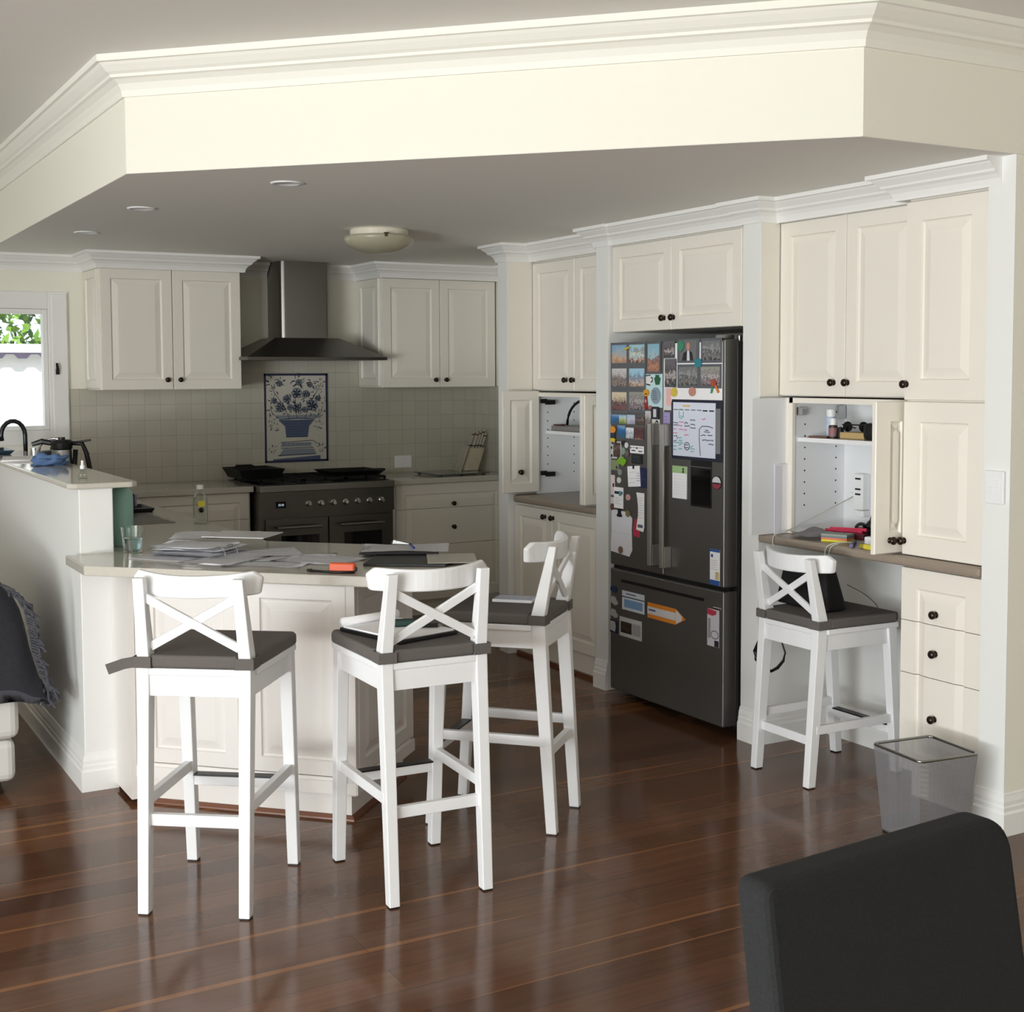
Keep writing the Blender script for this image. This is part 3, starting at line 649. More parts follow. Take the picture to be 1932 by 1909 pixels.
# ---------------------------------------------------------------- fridge
FX = 3.702
fr = thing('fridge', 'large stainless French door fridge covered in photos and magnets', 'fridge', (FX, 5.532, .015), W)
FWD = .898
part(fr, 'body', MB().box(.006, FWD-.006, .085, .72, .02, 1.745), mat('fridge_side', (70, 70, 71), .45))
part(fr, 'door', MB().box(0, FWD/2-.002, 0, .078, .656, 1.756), FRIDGE, .007, seg=3)
part(fr, 'door', MB().box(FWD/2+.002, FWD, 0, .078, .656, 1.756), FRIDGE, .007, seg=3)
fz = part(fr, 'freezer_drawer', MB().box(0, FWD, 0, .078, .028, .638), FRIDGE, .007, seg=3)
part(fz, 'grip_slot', MB().box(.10, .76, -.003, .0, .578, .592), BLACK)
part(fr, 'seam', MB().box(.004, FWD-.004, .02, .085, .637, .657), BLACK)
for hx in (FWD/2-.062, FWD/2+.034):
    b = MB(); b.box(hx, hx+.028, -.052, -.040, .70, 1.372); b.box(hx, hx+.028, -.041, .0, .70, .80); b.box(hx, hx+.028, -.041, 0, 1.27, 1.372)
    part(fr, 'handle', b, mat('handle_steel', (176, 174, 170), .3, metal=.7), .003)
d = part(fr, 'water_dispenser', MB().box(.660, .812, -.003, .0, 1.003, 1.215), BLACK, .001)
part(d, 'dispenser_recess', MB().box(.668, .804, -.0045, -.003, 1.013, 1.175), BGLASS); part(d, 'dispenser_trim', MB().box(.660, .812, -.0046, -.003, 1.182, 1.186), STEEL)
b = MB(); b.box(.83, .89, .0, .06, 1.757, 1.775); b.cyl((.875, .10, 1.745), .012, .03); part(fr, 'hinge_cover', b, STEEL, .003)
part(fr, 'side_strip', MB().box(FWD, FWD+.008, .084, .10, .05, 1.745), STEEL)
part(fr, 'foot', MB().box(.05, FWD-.05, .12, .66, -.015, .02), BLACK)
# things stuck on the fridge: (centre Y, centre Z, width, height) on the door plane
def ontofr(name, label, cat, q, layer, m, th=.0012, group=None, shape='box', bevel=0, tilt=0):
    y, z, wd, ht = q; y *= .982; z = 1.62-(1.62-z)*.982
    root = thing(name, label, cat, (FX-.0004-.0016*layer, y, z), W, group)
    if tilt: root.rotation_euler = (0, tilt, W)
    b = MB()
    if shape == 'box': b.box(-wd/2, wd/2, -th, 0, -ht/2, ht/2)
    elif shape == 'disc':
        v = [(wd/2*math.cos(2*PI*i/24), ht/2*math.sin(2*PI*i/24)) for i in range(24)]; b.xprism(v, -th, 0)
    else: b.xprism([(px*wd/2, pz*ht/2) for px, pz in shape], -th, 0)
    root['_'] = 0; del root['_']
    part(root, 'card' if cat not in ('magnet',) else 'magnet_face', b, m, bevel)
    return root
def sub(root, name, x0, x1, z0, z1, m, dy=.0012, th=.0008):
    return part(root, name, MB().box(x0, x1, -dy-th, -dy, z0, z1), m)
def lines(root, name, x0, x1, zs, m, dy=.0012, hgt=.0025, seed=0, short=True):
    g = random.Random(seed); b = MB()
    for z in zs: b.box(x0, x0+(x1-x0)*(g.uniform(.55, 1) if short else 1), -dy-.0006, -dy, z-hgt/2, z+hgt/2)
    return part(root, name, b, m)
CARD = mat('grey_photo_card', (96, 100, 106), .5)
PM = [photo_mat('print_sky_beach', [(176, 128, 96), (196, 170, 140), (140, 172, 196), (120, 160, 196)], 16, 1), photo_mat('print_pool', [(70, 60, 56), (196, 150, 118), (150, 186, 198), (226, 222, 200), (120, 130, 140), (160, 200, 210)], 22, 2),
      photo_mat('print_boardwalk', [(150, 96, 70), (186, 130, 96), (120, 70, 60), (160, 190, 200), (130, 180, 200)], 20, 3), photo_mat('print_harbour', [(60, 52, 50), (150, 132, 124), (96, 84, 84), (170, 160, 156), (200, 200, 200)], 20, 4),
      photo_mat('print_lake', [(150, 110, 84), (206, 186, 176), (120, 120, 136), (130, 176, 204), (160, 200, 220)], 18, 5), photo_mat('print_crowd_red', [(70, 40, 44), (130, 80, 80), (60, 44, 50), (196, 176, 150), (214, 200, 170)], 24, 6),
      photo_mat('print_crowd', [(40, 36, 40), (160, 140, 146), (70, 66, 72), (190, 180, 180), (110, 106, 112), (150, 150, 140)], 34, 7), photo_mat('print_wedding', [(30, 28, 32), (60, 56, 60), (190, 178, 176), (40, 38, 42), (90, 84, 90)], 22, 8),
      photo_mat('print_street', [(36, 36, 40), (130, 126, 122), (60, 62, 66), (150, 150, 150), (110, 112, 112)], 26, 9), photo_mat('print_blue_sea', [(40, 90, 110), (30, 90, 140), (40, 110, 176), (120, 160, 196)], 10, 10),
      photo_mat('print_green_hill', [(110, 140, 60), (170, 170, 90), (190, 210, 216), (140, 190, 210)], 14, 11), photo_mat('print_brown', [(50, 40, 38), (96, 70, 62), (44, 36, 36), (130, 110, 104), (70, 56, 54)], 26, 12)]
def photo(q, label, pm, layer=1, group=None, mx=.012, mz=.012, grp='photo prints on the fridge doors'):
    r = ontofr('photo_print', label, 'photo', q, layer, CARD, group=grp)
    sub(r, 'picture', -q[2]/2+mx, q[2]/2-mx, -q[3]/2+mz, q[3]/2-mz, pm); return r
ontofr('paper_sheet', 'white poster sheet behind the photos on the right fridge door', 'paper', (4.953, 1.625, .43, .27), 0, PAPER)
ontofr('paper_sheet', 'pale cyan sheet behind mug and oval magnets', 'paper', (5.255, 1.539, .135, .159), 0, mat('pale_cyan', (196, 226, 230), .7))
photo((5.550, 1.719, .150, .112), 'photo of a blue beach scene, top left corner of the fridge', PM[0])
photo((5.398, 1.718, .150, .112), 'photo of people by a pool beside the yellow magnet', PM[1])
photo((5.258, 1.697, .115, .154), 'tall photo of people on a boardwalk, top of left door', PM[2])
photo((5.550, 1.602, .150, .112), 'brown harbour photo, second row at the left edge', PM[3])
photo((5.398, 1.602, .150, .111), 'photo of friends in front of a blue lake, second row', PM[4])
photo((5.550, 1.483, .150, .114), 'reddish crowd photo, third row at the left edge', PM[5])
photo((5.398, 1.486, .148, .112), 'busy grey crowd photo, third row beside the orange magnet', PM[6])
photo((5.128, 1.733, .085, .080), 'tilted black and white couple photo on the door gap', PM[7], 3, mx=.004, mz=.004)
photo((5.118, 1.623, .090, .132), 'dark photo of dancers under the black and white couple photo', PM[7], 2, mx=.003, mz=.003)
pm_ = ontofr('photo_print', 'photo of a man in a dark suit beside the green balloon magnet', 'photo', (4.984, 1.725, .165, .109), 1, CARD, group='photo prints on the fridge doors')
sub(pm_, 'picture', -.062, .062, -.044, .048, mat('photo_backdrop', (112, 112, 114), .4))
b = MB(); b.xprism([(-.045, -.044), (.04, -.044), (.03, -.008), (.012, 0), (-.012, 0), (-.034, -.01)], -.0026, -.002); part(pm_, 'printed_suit', b, mat('printed_black', (28, 28, 34), .4))
b = MB(); b.xprism([(-.008, -.044), (.014, -.044), (.010, 0), (-.006, 0)], -.0030, -.0026); part(pm_, 'printed_shirt', b, mat('printed_white', (216, 220, 226), .4))
b = MB(); b.xprism([(.014*math.cos(t)*.9+.002, .019+.019*math.sin(t)) for t in [2*PI*i/14 for i in range(14)]], -.0032, -.0026); part(pm_, 'printed_head', b, mat('printed_skin', (196, 140, 124), .4))
photo((4.812, 1.724, .150, .110), 'grey photo of two people in robes, top right corner of the fridge', PM[8])
photo((4.984, 1.608, .161, .108), 'grey street group photo under the man in the suit', PM[8])
photo((4.819, 1.608, .160, .108), 'grey street group photo touching the ribbon magnet', PM[6])
GP = 'postcards on the left fridge door'
photo((5.590, 1.393, .074, .048), 'blue sea postcard, leftmost of the postcard row', PM[9], 1, mx=.001, mz=.001, grp=GP)
photo((5.518, 1.394, .066, .050), 'green hill postcard, second of the postcard row', PM[10], 1, mx=.001, mz=.004, grp=GP)
photo((5.446, 1.395, .070, .053), 'pale lavender sky postcard, third of the postcard row', photo_mat('print_lavender', [(150, 150, 176), (196, 200, 216), (176, 196, 220)], 12, 13), 1, mx=.001, mz=.004, grp=GP)
photo((5.370, 1.389, .076, .046), 'dark rocky postcard, right end of the postcard row', PM[11], 1, mx=.001, mz=.003, grp=GP)
photo((5.301, 1.399, .049, .085), 'narrow grey-blue portrait print beside the dark square magnet', PM[3], 1, mx=.002, mz=.002, grp=GP)
photo((5.529, 1.331, .068, .064), 'deep blue water postcard under the green hill card', PM[9], 1, mx=.001, mz=.001, grp=GP)
photo((5.456, 1.327, .068, .055), 'white and blue animal postcard under the lavender card', photo_mat('print_white_animals', [(120, 126, 140), (226, 228, 232), (150, 160, 180), (200, 206, 220), (230, 230, 235)], 40, 15), 1, mx=.001, mz=.001, grp=GP)
photo((5.376, 1.327, .074, .060), 'maroon crowd card above the white sticker strip', photo_mat('print_maroon', [(150, 120, 116), (70, 30, 36), (110, 60, 60), (60, 28, 34), (90, 50, 52)], 40, 16), 1, mx=.001, mz=.001, grp=GP)
GM = 'fridge magnets'
mg = lambda label, q, layer, c, shape='disc', th=.004, nm='fridge_magnet': ontofr(nm, label, 'magnet', q, layer, mat('mag_%d_%d_%d' % c, c, .45), th, GM, shape)
r_ = mg('white mug shaped magnet with black outline', (5.289, 1.590, .060, .053), 1, (226, 228, 226), [(-.9, .8), (.45, .9), (.55, .5), (.95, .4), (.95, -.2), (.5, -.4), (.35, -.9), (-.7, -.95), (-.9, -.2)])
b = MB(); b.tube([(-.026, -.0045, .020), (.012, -.0045, .023)], 0, 4, (.001, .005)); b.tube([(.014, -.0045, .012), (.027, -.0045, .010), (.026, -.0045, -.006), (.014, -.0045, -.010)], 0, 4, (.001, .006)); b.tube([(-.022, -.0045, -.020), (.008, -.0045, -.024)], 0, 4, (.001, .006)); part(r_, 'outline', b, INK)
mg('dark green jug shaped magnet beside the mug magnet', (5.225, 1.590, .046, .048), 1, (36, 92, 60), [(-.6, 1), (.5, 1), (.55, .6), (1, .4), (.9, -.2), (.6, -.9), (-.5, -.95), (-.8, -.2), (-1, .4), (-.6, .55)])
r_ = mg('round orange face magnet between photo and cyan sheet', (5.312, 1.528, .042, .034), 3, (222, 158, 40)); sub(r_, 'mouth', -.006, .010, -.008, -.003, INK, .004)
r_ = mg('small red figurine magnet under the orange face', (5.313, 1.481, .026, .061), 3, (150, 44, 44), [(-.5, 1), (.4, 1), (.7, .3), (.9, -.3), (.8, -1), (-.8, -1), (-.9, -.4), (-.5, .2)]); sub(r_, 'face', -.006, .006, .0, .014, mat('mag_skin', (214, 170, 150)), .004)
mg('small pinkish magnet at the foot of the red figurine', (5.280, 1.458, .026, .018), 3, (176, 112, 112))
r_ = mg('oval grey-blue magnet with lettering on the cyan sheet', (5.238, 1.515, .076, .079), 1, (140, 158, 172)); lines(r_, 'lettering', -.022, .022, [.022, .012, .002, -.008, -.018], mat('grey_ink', (84, 96, 110)), .004, .003, 3)
r_ = mg('dark square magnet with white printed panel at the door gap', (5.243, 1.432, .058, .059), 1, (40, 42, 54), 'box'); sub(r_, 'printed_panel', -.011, .013, -.020, .018, mat('mag_white', (206, 208, 212)), .004)
r_ = mg('white card with black oval drawing above the left handle', (5.240, 1.376, .062, .050), 0, (214, 214, 208), 'box', .0015, 'fridge_card'); b = MB(); b.xprism([(.010+.013*math.cos(t), .021*math.sin(t)) for t in [2*PI*i/18 for i in range(18)]], -.003, -.0015); q_ = part(r_, 'drawing', b, INK); b = MB(); b.xprism([(.010+.008*math.cos(t), .012*math.sin(t)) for t in [2*PI*i/18 for i in range(18)]], -.0036, -.003); part(r_, 'drawing_centre', b, PAPER)
mg('yellow pencil-like magnet over the beach photo', (5.480, 1.742, .058, .022), 3, (206, 190, 60), [(-1, -.5), (.6, .2), (1, .9), (.5, 1), (-.9, .1)])
r_ = mg('orange and yellow keyring-shaped magnet at left edge', (5.603, 1.340, .046, .034), 2, (226, 150, 60)); 
mg('navy band magnet below the orange disc', (5.604, 1.310, .036, .026), 2, (40, 54, 72), 'box'); mg('round yellow magnet below the navy band', (5.604, 1.288, .040, .022), 2, (220, 196, 50))
mg('green balloon shaped magnet on the man photo', (5.035, 1.746, .050, .052), 3, (64, 140, 106), [(0, -1), (.5, -.6), (.9, 0), (.8, .6), (.3, 1), (-.3, 1), (-.8, .6), (-.9, 0), (-.5, -.6)])
mg('teal square magnet between the grey photos', (4.904, 1.669, .046, .036), 3, (44, 132, 146), 'box'); mg('round yellow medal magnet above the whiteboard', (5.088, 1.533, .048, .043), 2, (216, 190, 84)); mg('round dusty pink magnet above the whiteboard', (4.949, 1.537, .050, .042), 2, (196, 140, 124))
r_ = mg('red bird magnet with green and orange ribbon tails', (4.790, 1.578, .040, .036), 3, (176, 78, 56), [(-.8, .6), (0, 1), (.9, .5), (.7, -.8), (-.3, -1), (-.9, -.3)])
b = MB(); b.xprism([(-.022, -.048), (-.010, -.045), (.0, -.012), (-.012, -.010)], -.003, -.001); q_ = part(r_, 'ribbon_tail', b, mat('ribbon_green', (70, 146, 120))); b = MB(); b.xprism([(.030, -.046), (.040, -.040), (.018, -.008), (.006, -.012)], -.003, -.001); part(r_, 'ribbon_tail', b, mat('ribbon_orange', (220, 130, 60)))
r_ = ontofr('fridge_card', 'pink printed card on the left edge of the right door', 'card', (5.145, 1.500, .060, .103), 1, mat('card_white', (220, 220, 222))); sub(r_, 'printed_shape', -.006, .029, -.03, .05, mat('card_pink', (238, 186, 182)))
r_ = ontofr('fridge_card', 'lilac card at the top of the right handle', 'card', (5.150, 1.396, .052, .081), 1, mat('card_lilac', (164, 152, 200))); lines(r_, 'lettering', -.018, .018, [.02, .005, -.012, -.025], mat('lilac_ink', (130, 112, 170)), seed=4)
# whiteboard planner
wb = thing('whiteboard', 'magnetic whiteboard planner with navy border and handwriting', 'whiteboard', (FX-.002, 4.830, 1.365), W)
NAVY = mat('navy_border', (34, 38, 56), .5)
part(wb, 'border', MB().box(-.185, .185, -.004, 0, -.137, .137), NAVY, .003); part(wb, 'writing_surface', MB().box(-.170, .142, -.006, -.004, -.122, .124), mat('whiteboard_white', (214, 220, 236), .15))
part(wb, 'side_strip', MB().box(.145, .175, -.005, -.004, -.10, .10), mat('planner_grey', (120, 122, 124)))
WU = lambda x, y: (-.17+(x-110)/485*.312, -.0066, .122-(y-730)/630*.244)
def scrib(name, col, strokes, wd=.0032):
    b = MB()
    for st in strokes: b.tube([WU(*q) for q in st], 0, 4, (.0008, wd))
    part(wb, name, b, mat('marker_'+name.split('_')[1], col, .6))
def wig(x, y, n, dx=9, a=9, seed=0):
    g = random.Random(seed); return [(x+dx*i, y+g.uniform(-a, a)) for i in range(n)]
b = MB(); 
for x in (115, 180, 250, 320, 390): b.box(WU(x, 812)[0], WU(x+52, 0)[0], -.0064, -.006, WU(0, 818)[2], WU(0, 806)[2])
part(wb, 'day_heading', b, mat('planner_grey', (0, 0, 0)))
b = MB()
for x in (455, 527): b.box(WU(x, 812)[0], WU(x+52, 0)[0], -.0064, -.006, WU(0, 824)[2], WU(0, 808)[2])
part(wb, 'day_heading', b, INK); part(wb, 'title_strip', MB().box(WU(225, 0)[0], WU(312, 0)[0], -.0064, -.006, WU(0, 776)[2], WU(0, 754)[2]), mat('planner_gold', (226, 196, 130)))
scrib('writing_black', (36, 36, 44), [[(115, 965), (170, 972)], wig(118, 995, 7, 9, 8, 1), wig(245, 965, 6, 8, 10, 2), wig(245, 1003, 8, 9, 7, 3), [(312, 928), (370, 930)], wig(315, 985, 7, 9, 10, 4), [(312, 1020), (375, 1022)],
      [(430, 1340), (418, 1160), (418, 1030), (450, 995), (520, 995), (570, 1010)], wig(485, 1035, 5, 9, 8, 5), [(472, 1058), (535, 1062)], wig(435, 1100, 7, 9, 7, 6), wig(510, 1100, 7, 9, 9, 7), wig(450, 1155, 15, 9, 9, 8), wig(520, 1200, 8, 8, 9, 9),
      [(275+30*math.cos(t), 1240+45*math.sin(t)) for t in [2*PI*i/14 for i in range(15)]], wig(252, 1225, 5, 9, 9, 10), wig(250, 1255, 6, 9, 7, 11), wig(118, 1185, 5, 9, 9, 12), [(120, 1130), (150, 1120), (168, 1160)]])
scrib('writing_pink', (214, 84, 140), [wig(445, 912, 6, 8, 10, 13), [(180, 958), (240, 958)], wig(180, 1000, 5, 9, 10, 14), [(180, 1045), (238, 1045)], wig(246, 1050, 4, 9, 14, 15), wig(115, 1092, 6, 9, 7, 16), wig(245, 1105, 7, 8, 8, 17), wig(115, 1045, 5, 9, 6, 18)])
scrib('writing_teal', (62, 160, 160), [wig(175, 808, 6, 9, 9, 19), [(182, 830), (180, 900), (205, 918), (232, 895), (232, 830)], wig(195, 885, 4, 9, 6, 20), wig(178, 1145, 5, 9, 10, 21), wig(178, 1180, 6, 9, 8, 22), [(120, 1205), (235, 1205)], wig(175, 1225, 5, 9, 8, 23), wig(175, 1275, 6, 9, 8, 24), wig(115, 1245, 5, 9, 8, 25), wig(115, 1290, 5, 9, 8, 26), wig(312, 1240, 5, 9, 8, 27), wig(312, 1270, 7, 9, 6, 28), wig(318, 1298, 5, 9, 6, 29)])
r_ = ontofr('notepad', 'magnetic shopping list pad with green header', 'notepad', (5.046, 1.111, .108, .150), 0, PAPER, .004); sub(r_, 'header', -.054, .054, .042, .075, mat('pad_green', (164, 196, 140)), .004); lines(r_, 'ruled_line', -.045, .045, [.03-.014*i for i in range(7)], mat('rule_grey', (196, 198, 202)), .004, .001, short=False); b = MB(); b.cyl((.030, -.0055, .062), .006, .001, 'y', 10); b.box(.024, .036, -.0056, -.0045, .045, .055); part(r_, 'printed_figure', b, INK)
r_ = mg('oval sticker with dark rim, white top and red base', (4.768, 1.128, .070, .062), 0, (48, 40, 50)); b = MB(); b.xprism([(.030*math.cos(t), .027*math.sin(t)) for t in [PI*i/14 for i in range(15)]], -.0046, -.004); part(r_, 'white_half', b, mat('mag_white', (0, 0, 0))); b = MB(); b.xprism([(.030*math.cos(t), -.004+.024*math.sin(t)) for t in [PI+PI*i/14 for i in range(15)]], -.0046, -.004); part(r_, 'red_half', b, mat('mag_red', (150, 60, 74))); lines(r_, 'lettering', -.024, .024, [-.001, -.006], INK, .0046, .003)
# lower left door
r_ = ontofr('picture_magnet', 'black and white spotted frame round a brown photo', 'magnet', (5.578, 1.238, .090, .086), 0, mat('cow_frame', (196, 196, 196)), .004); sub(r_, 'picture', -.022, .040, -.034, .036, PM[11], .004); b = MB()
for x, z in ((-.038, .01), (-.036, -.03), (-.03, .035), (.0, .04), (.02, -.04)): b.cyl((x, -.0048, z), .008, .0008, 'y', 10)
part(r_, 'dark_spot', b, INK)
mg('black key hook magnet above the spotted frame', (5.512, 1.276, .030, .022), 1, (30, 32, 36), 'box'); mg('round white magnet beside the key hook', (5.484, 1.266, .030, .028), 1, (220, 222, 226)); mg('pale green frog magnet by the spotted frame', (5.510, 1.236, .030, .036), 1, (136, 160, 140)); mg('purple-brown shell magnet by the sticker strip', (5.478, 1.226, .028, .034), 1, (112, 98, 104))
mg('lime green leaf shaped magnet', (5.522, 1.185, .078, .048), 2, (124, 176, 44), [(-1, .1), (-.6, .7), (-.1, .5), (.2, 1), (.6, .5), (1, .3), (.8, -.4), (.3, -1), (-.2, -.7), (-.8, -.6)])
r_ = ontofr('fridge_card', 'olive green card with black emblem on the left door', 'card', (5.592, 1.161, .068, .050), 0, mat('card_olive', (136, 146, 110))); sub(r_, 'emblem', .012, .022, -.018, -.004, INK)
r_ = ontofr('fridge_card', 'white sticker strip with two crests beside the left handle', 'card', (5.395, 1.248, .115, .036), 1, PAPER); b = MB(); b.box(-.045, -.012, -.002, -.0012, -.008, -.003); b.box(.012, .045, -.002, -.0012, -.010, -.005); b.box(-.054, -.048, -.002, -.0012, .003, .013); b.box(-.004, .004, -.002, -.0012, .002, .012); part(r_, 'lettering', b, INK); lines(r_, 'heading', -.044, .05, [.009], mat('grey_ink', (0, 0, 0)), seed=2)
r_ = mg('small black plaque with fine lettering', (5.395, 1.201, .088, .045), 0, (26, 27, 28), 'box'); lines(r_, 'lettering', -.036, .036, [.014, .006, -.003, -.012], mat('grey_ink', (0, 0, 0)), .004, .002, 5)
r_ = ontofr('note_sheet', 'white notepad sheet hanging tilted beside the navy disc', 'paper', (5.418, 1.115, .105, .100), 2, PAPER, tilt=R(-5)); sub(r_, 'clip', -.008, .006, .036, .054, BLACK); lines(r_, 'handwriting', -.04, .02, [.02, -.01, -.03], mat('rule_grey', (0, 0, 0)), .0012, .002, 6)
r_ = mg('large round navy magnet partly behind the left handle', (5.345, 1.112, .150, .100), 0, (34, 40, 78)); lines(r_, 'lettering', -.05, .03, [.02, .008, -.004, -.016], mat('navy_ink', (90, 96, 140)), .004, .002, 7)
mg('round silver magnet above the white disc', (5.544, 1.128, .036, .032), 0, (140, 142, 142)); mg('round white disc magnet above the leaflet', (5.552, 1.087, .034, .030), 0, (216, 216, 214)); mg('round pale pink magnet right of the leaflet', (5.471, 1.007, .038, .030), 0, (204, 164, 160))
r_ = ontofr('receipt', 'pinkish receipt strip at the left edge of the fridge', 'receipt', (5.610, 1.037, .036, .143), 0, mat('pink_paper', (224, 208, 206))); sub(r_, 'stamp', .0, .012, .012, .03, INK); sub(r_, 'barcode', -.016, .012, -.04, -.028, mat('grey_ink', (0, 0, 0)))
r_ = ontofr('leaflet', 'small leaflet with dark blue strip and teal clip', 'leaflet', (5.555, .998, .082, .104), 1, PAPER); sub(r_, 'dark_strip', -.035, .035, .018, .032, mat('strip_blue', (40, 54, 74))); sub(r_, 'teal_clip', .005, .028, .010, .034, mat('clip_teal', (96, 150, 160)), .002); lines(r_, 'text', -.03, .03, [0, -.01, -.02, -.03], mat('rule_grey', (0, 0, 0)), seed=8)
r_ = ontofr('receipt', 'long white receipt hanging beside the left handle', 'receipt', (5.366, .941, .066, .188), 1, PAPER, shape=[(-1, 1), (1, 1), (1, -.75), (.75, -1), (-1, -.92), (-.85, -.6), (-.55, -.2), (-.55, .3), (-.75, .7)]); lines(r_, 'text', -.015, .028, [.07-.012*i for i in range(9)], mat('rule_grey', (0, 0, 0)), seed=9); sub(r_, 'barcode', -.02, .022, -.075, -.06, mat('grey_ink', (0, 0, 0)))
ontofr('fridge_card', 'red sticker card under the long receipt', 'card', (5.400, .860, .055, .090), 0, mat('card_red', (182, 58, 78)), shape=[(-.4, 1), (.2, 1), (.1, .2), (1, -.2), (1, -1), (-1, -.9), (-1, 0)])
r_ = ontofr('paper_sheet', 'large white sheet with curled corner low on the left door', 'paper', (5.531, .823, .190, .222), 0, mat('sheet_white', (222, 222, 230), .8), shape=[(-.95, 1), (.6, .96), (.97, .7), (.92, .2), (.98, -.7), (.72, -1), (-1, -.9), (-.94, 0)]); lines(r_, 'fold', -.08, .08, [0.0], mat('rule_grey', (0, 0, 0)), .0012, .0015, short=False)
r_ = mg('black bulldog clip holding the large white sheet', (5.544, .923, .046, .040), 2, (24, 26, 28), [(-.5, 1), (.5, 1), (.5, -.2), (1, -.6), (.7, -1), (-.7, -1), (-1, -.6), (-.5, -.2)]); mg('round picture magnet on the large white sheet corner', (5.469, .926, .038, .034), 2, (132, 122, 84)); mg('round brown magnet at the foot of the large sheet', (5.534, .736, .036, .036), 2, (122, 98, 70)); mg('small brown magnet under the pink receipt', (5.612, .946, .030, .030), 1, (104, 76, 58))
r_ = ontofr('certificate', 'white card with blue bands low on the right door', 'card', (4.780, .742, .070, .160), 0, PAPER); sub(r_, 'blue_band', -.035, .035, .068, .08, mat('band_blue', (52, 88, 158))); sub(r_, 'blue_band', -.035, .035, -.08, -.058, mat('band_blue', (0, 0, 0))); lines(r_, 'text', -.028, .028, [.03, .02, .01, 0, -.01], mat('rule_grey', (0, 0, 0)), seed=10); sub(r_, 'gold_seal', .004, .03, -.055, -.02, mat('seal_gold', (204, 188, 140))); b = MB(); b.cyl((-.02, -.0022, .05), .008, .001, 'y', 12); part(r_, 'crest', b, mat('band_blue', (0, 0, 0)))
# freezer
mg('dark navy oval magnet at the left of the freezer', (5.598, .529, .058, .034), 0, (34, 50, 76)); mg('upper fluffy white sheep magnet on the freezer', (5.596, .470, .066, .044), 0, (166, 164, 160), [(-1, .5), (-.4, 1), (.4, .8), (.6, .2), (1, -.1), (1, -.7), (.3, -1), (-.4, -.6), (-1, -.6)]); mg('lower fluffy white sheep magnet on the freezer', (5.596, .405, .066, .044), 0, (160, 158, 154), [(-1, .5), (-.4, 1), (.4, .8), (.6, .2), (1, -.1), (1, -.7), (.3, -1), (-.4, -.6), (-1, -.6)])
r_ = mg('navy card magnet with pale cup, freezer left edge', (5.598, .338, .068, .064), 0, (34, 38, 66), 'box', .002); b = MB(); b.xprism([(-.03, .026), (.012, .024), (.018, 0), (.012, -.026), (-.03, -.02)], -.004, -.002); part(r_, 'cup', b, mat('cup_grey', (166, 164, 160)))
r_ = ontofr('notice_card', 'pale blue notice card with white heading on the freezer', 'card', (5.428, .486, .190, .094), 0, mat('notice_white', (198, 204, 210))); sub(r_, 'blue_field', -.075, .080, -.034, .006, mat('notice_blue', (112, 148, 184))); sub(r_, 'dark_rule', -.095, .095, .015, .020, mat('strip_blue', (0, 0, 0))); lines(r_, 'heading', -.06, .03, [.034], mat('navy_ink', (0, 0, 0)), .0012, .006)
r_ = ontofr('fridge_magnet', 'orange pencil-shaped magnet on the freezer', 'magnet', (5.150, .468, .300, .074), 0, mat('pencil_orange', (214, 132, 44)), .002, GM, [(-1, 1), (.5, 1), (1, -.05), (.5, -1), (-1, -1)]); sub(r_, 'white_band', -.15, .075, -.018, .018, mat('pencil_white', (206, 204, 206)), .002); b = MB(); b.xprism([(.078, .033), (.124, .008), (.124, -.010), (.078, -.033)], -.003, -.002); part(r_, 'pencil_cone', b, mat('pencil_white', (0, 0, 0))); lines(r_, 'lettering', -.14, -.08, [.003], mat('navy_ink', (0, 0, 0)), .003, .008)
r_ = ontofr('photo_print', 'white card with dark cat photo on the freezer', 'photo', (5.450, .350, .190, .096), 0, mat('photo_white', (186, 184, 182)), group='photo prints on the fridge doors'); sub(r_, 'picture', -.085, .010, -.030, .026, photo_mat('print_cat', [(40, 34, 32), (24, 22, 22), (90, 66, 56), (30, 26, 26), (60, 48, 44)], 30, 17)); sub(r_, 'text_box', .016, .085, -.03, .026, mat('text_grey', (150, 148, 150)))
r_ = ontofr('fridge_card', 'tall white label with red top on the freezer right side', 'card', (4.790, .462, .085, .168), 0, mat('label_white', (204, 202, 210))); b = MB(); b.xprism([(-.042, .084), (.025, .078), (.02, .062), (-.005, .054), (-.042, .058)], -.002, -.0012); part(r_, 'red_top', b, mat('card_red', (0, 0, 0))); sub(r_, 'grey_bar', -.036, -.018, -.05, .04, mat('text_grey', (0, 0, 0))); b = MB(); b.tube([(.026*math.cos(t)+.012, -.0018, -.03+.018*math.sin(t)) for t in [2*PI*i/14 for i in range(15)]], 0, 4, (.0006, .003)); b.box(.01, .04, -.002, -.0012, -.083, -.055); part(r_, 'printed_figure', b, INK)
part(fr, 'door_clip', MB().box(.83, .89, -.006, 0, .552, .566), CHROME, .003)
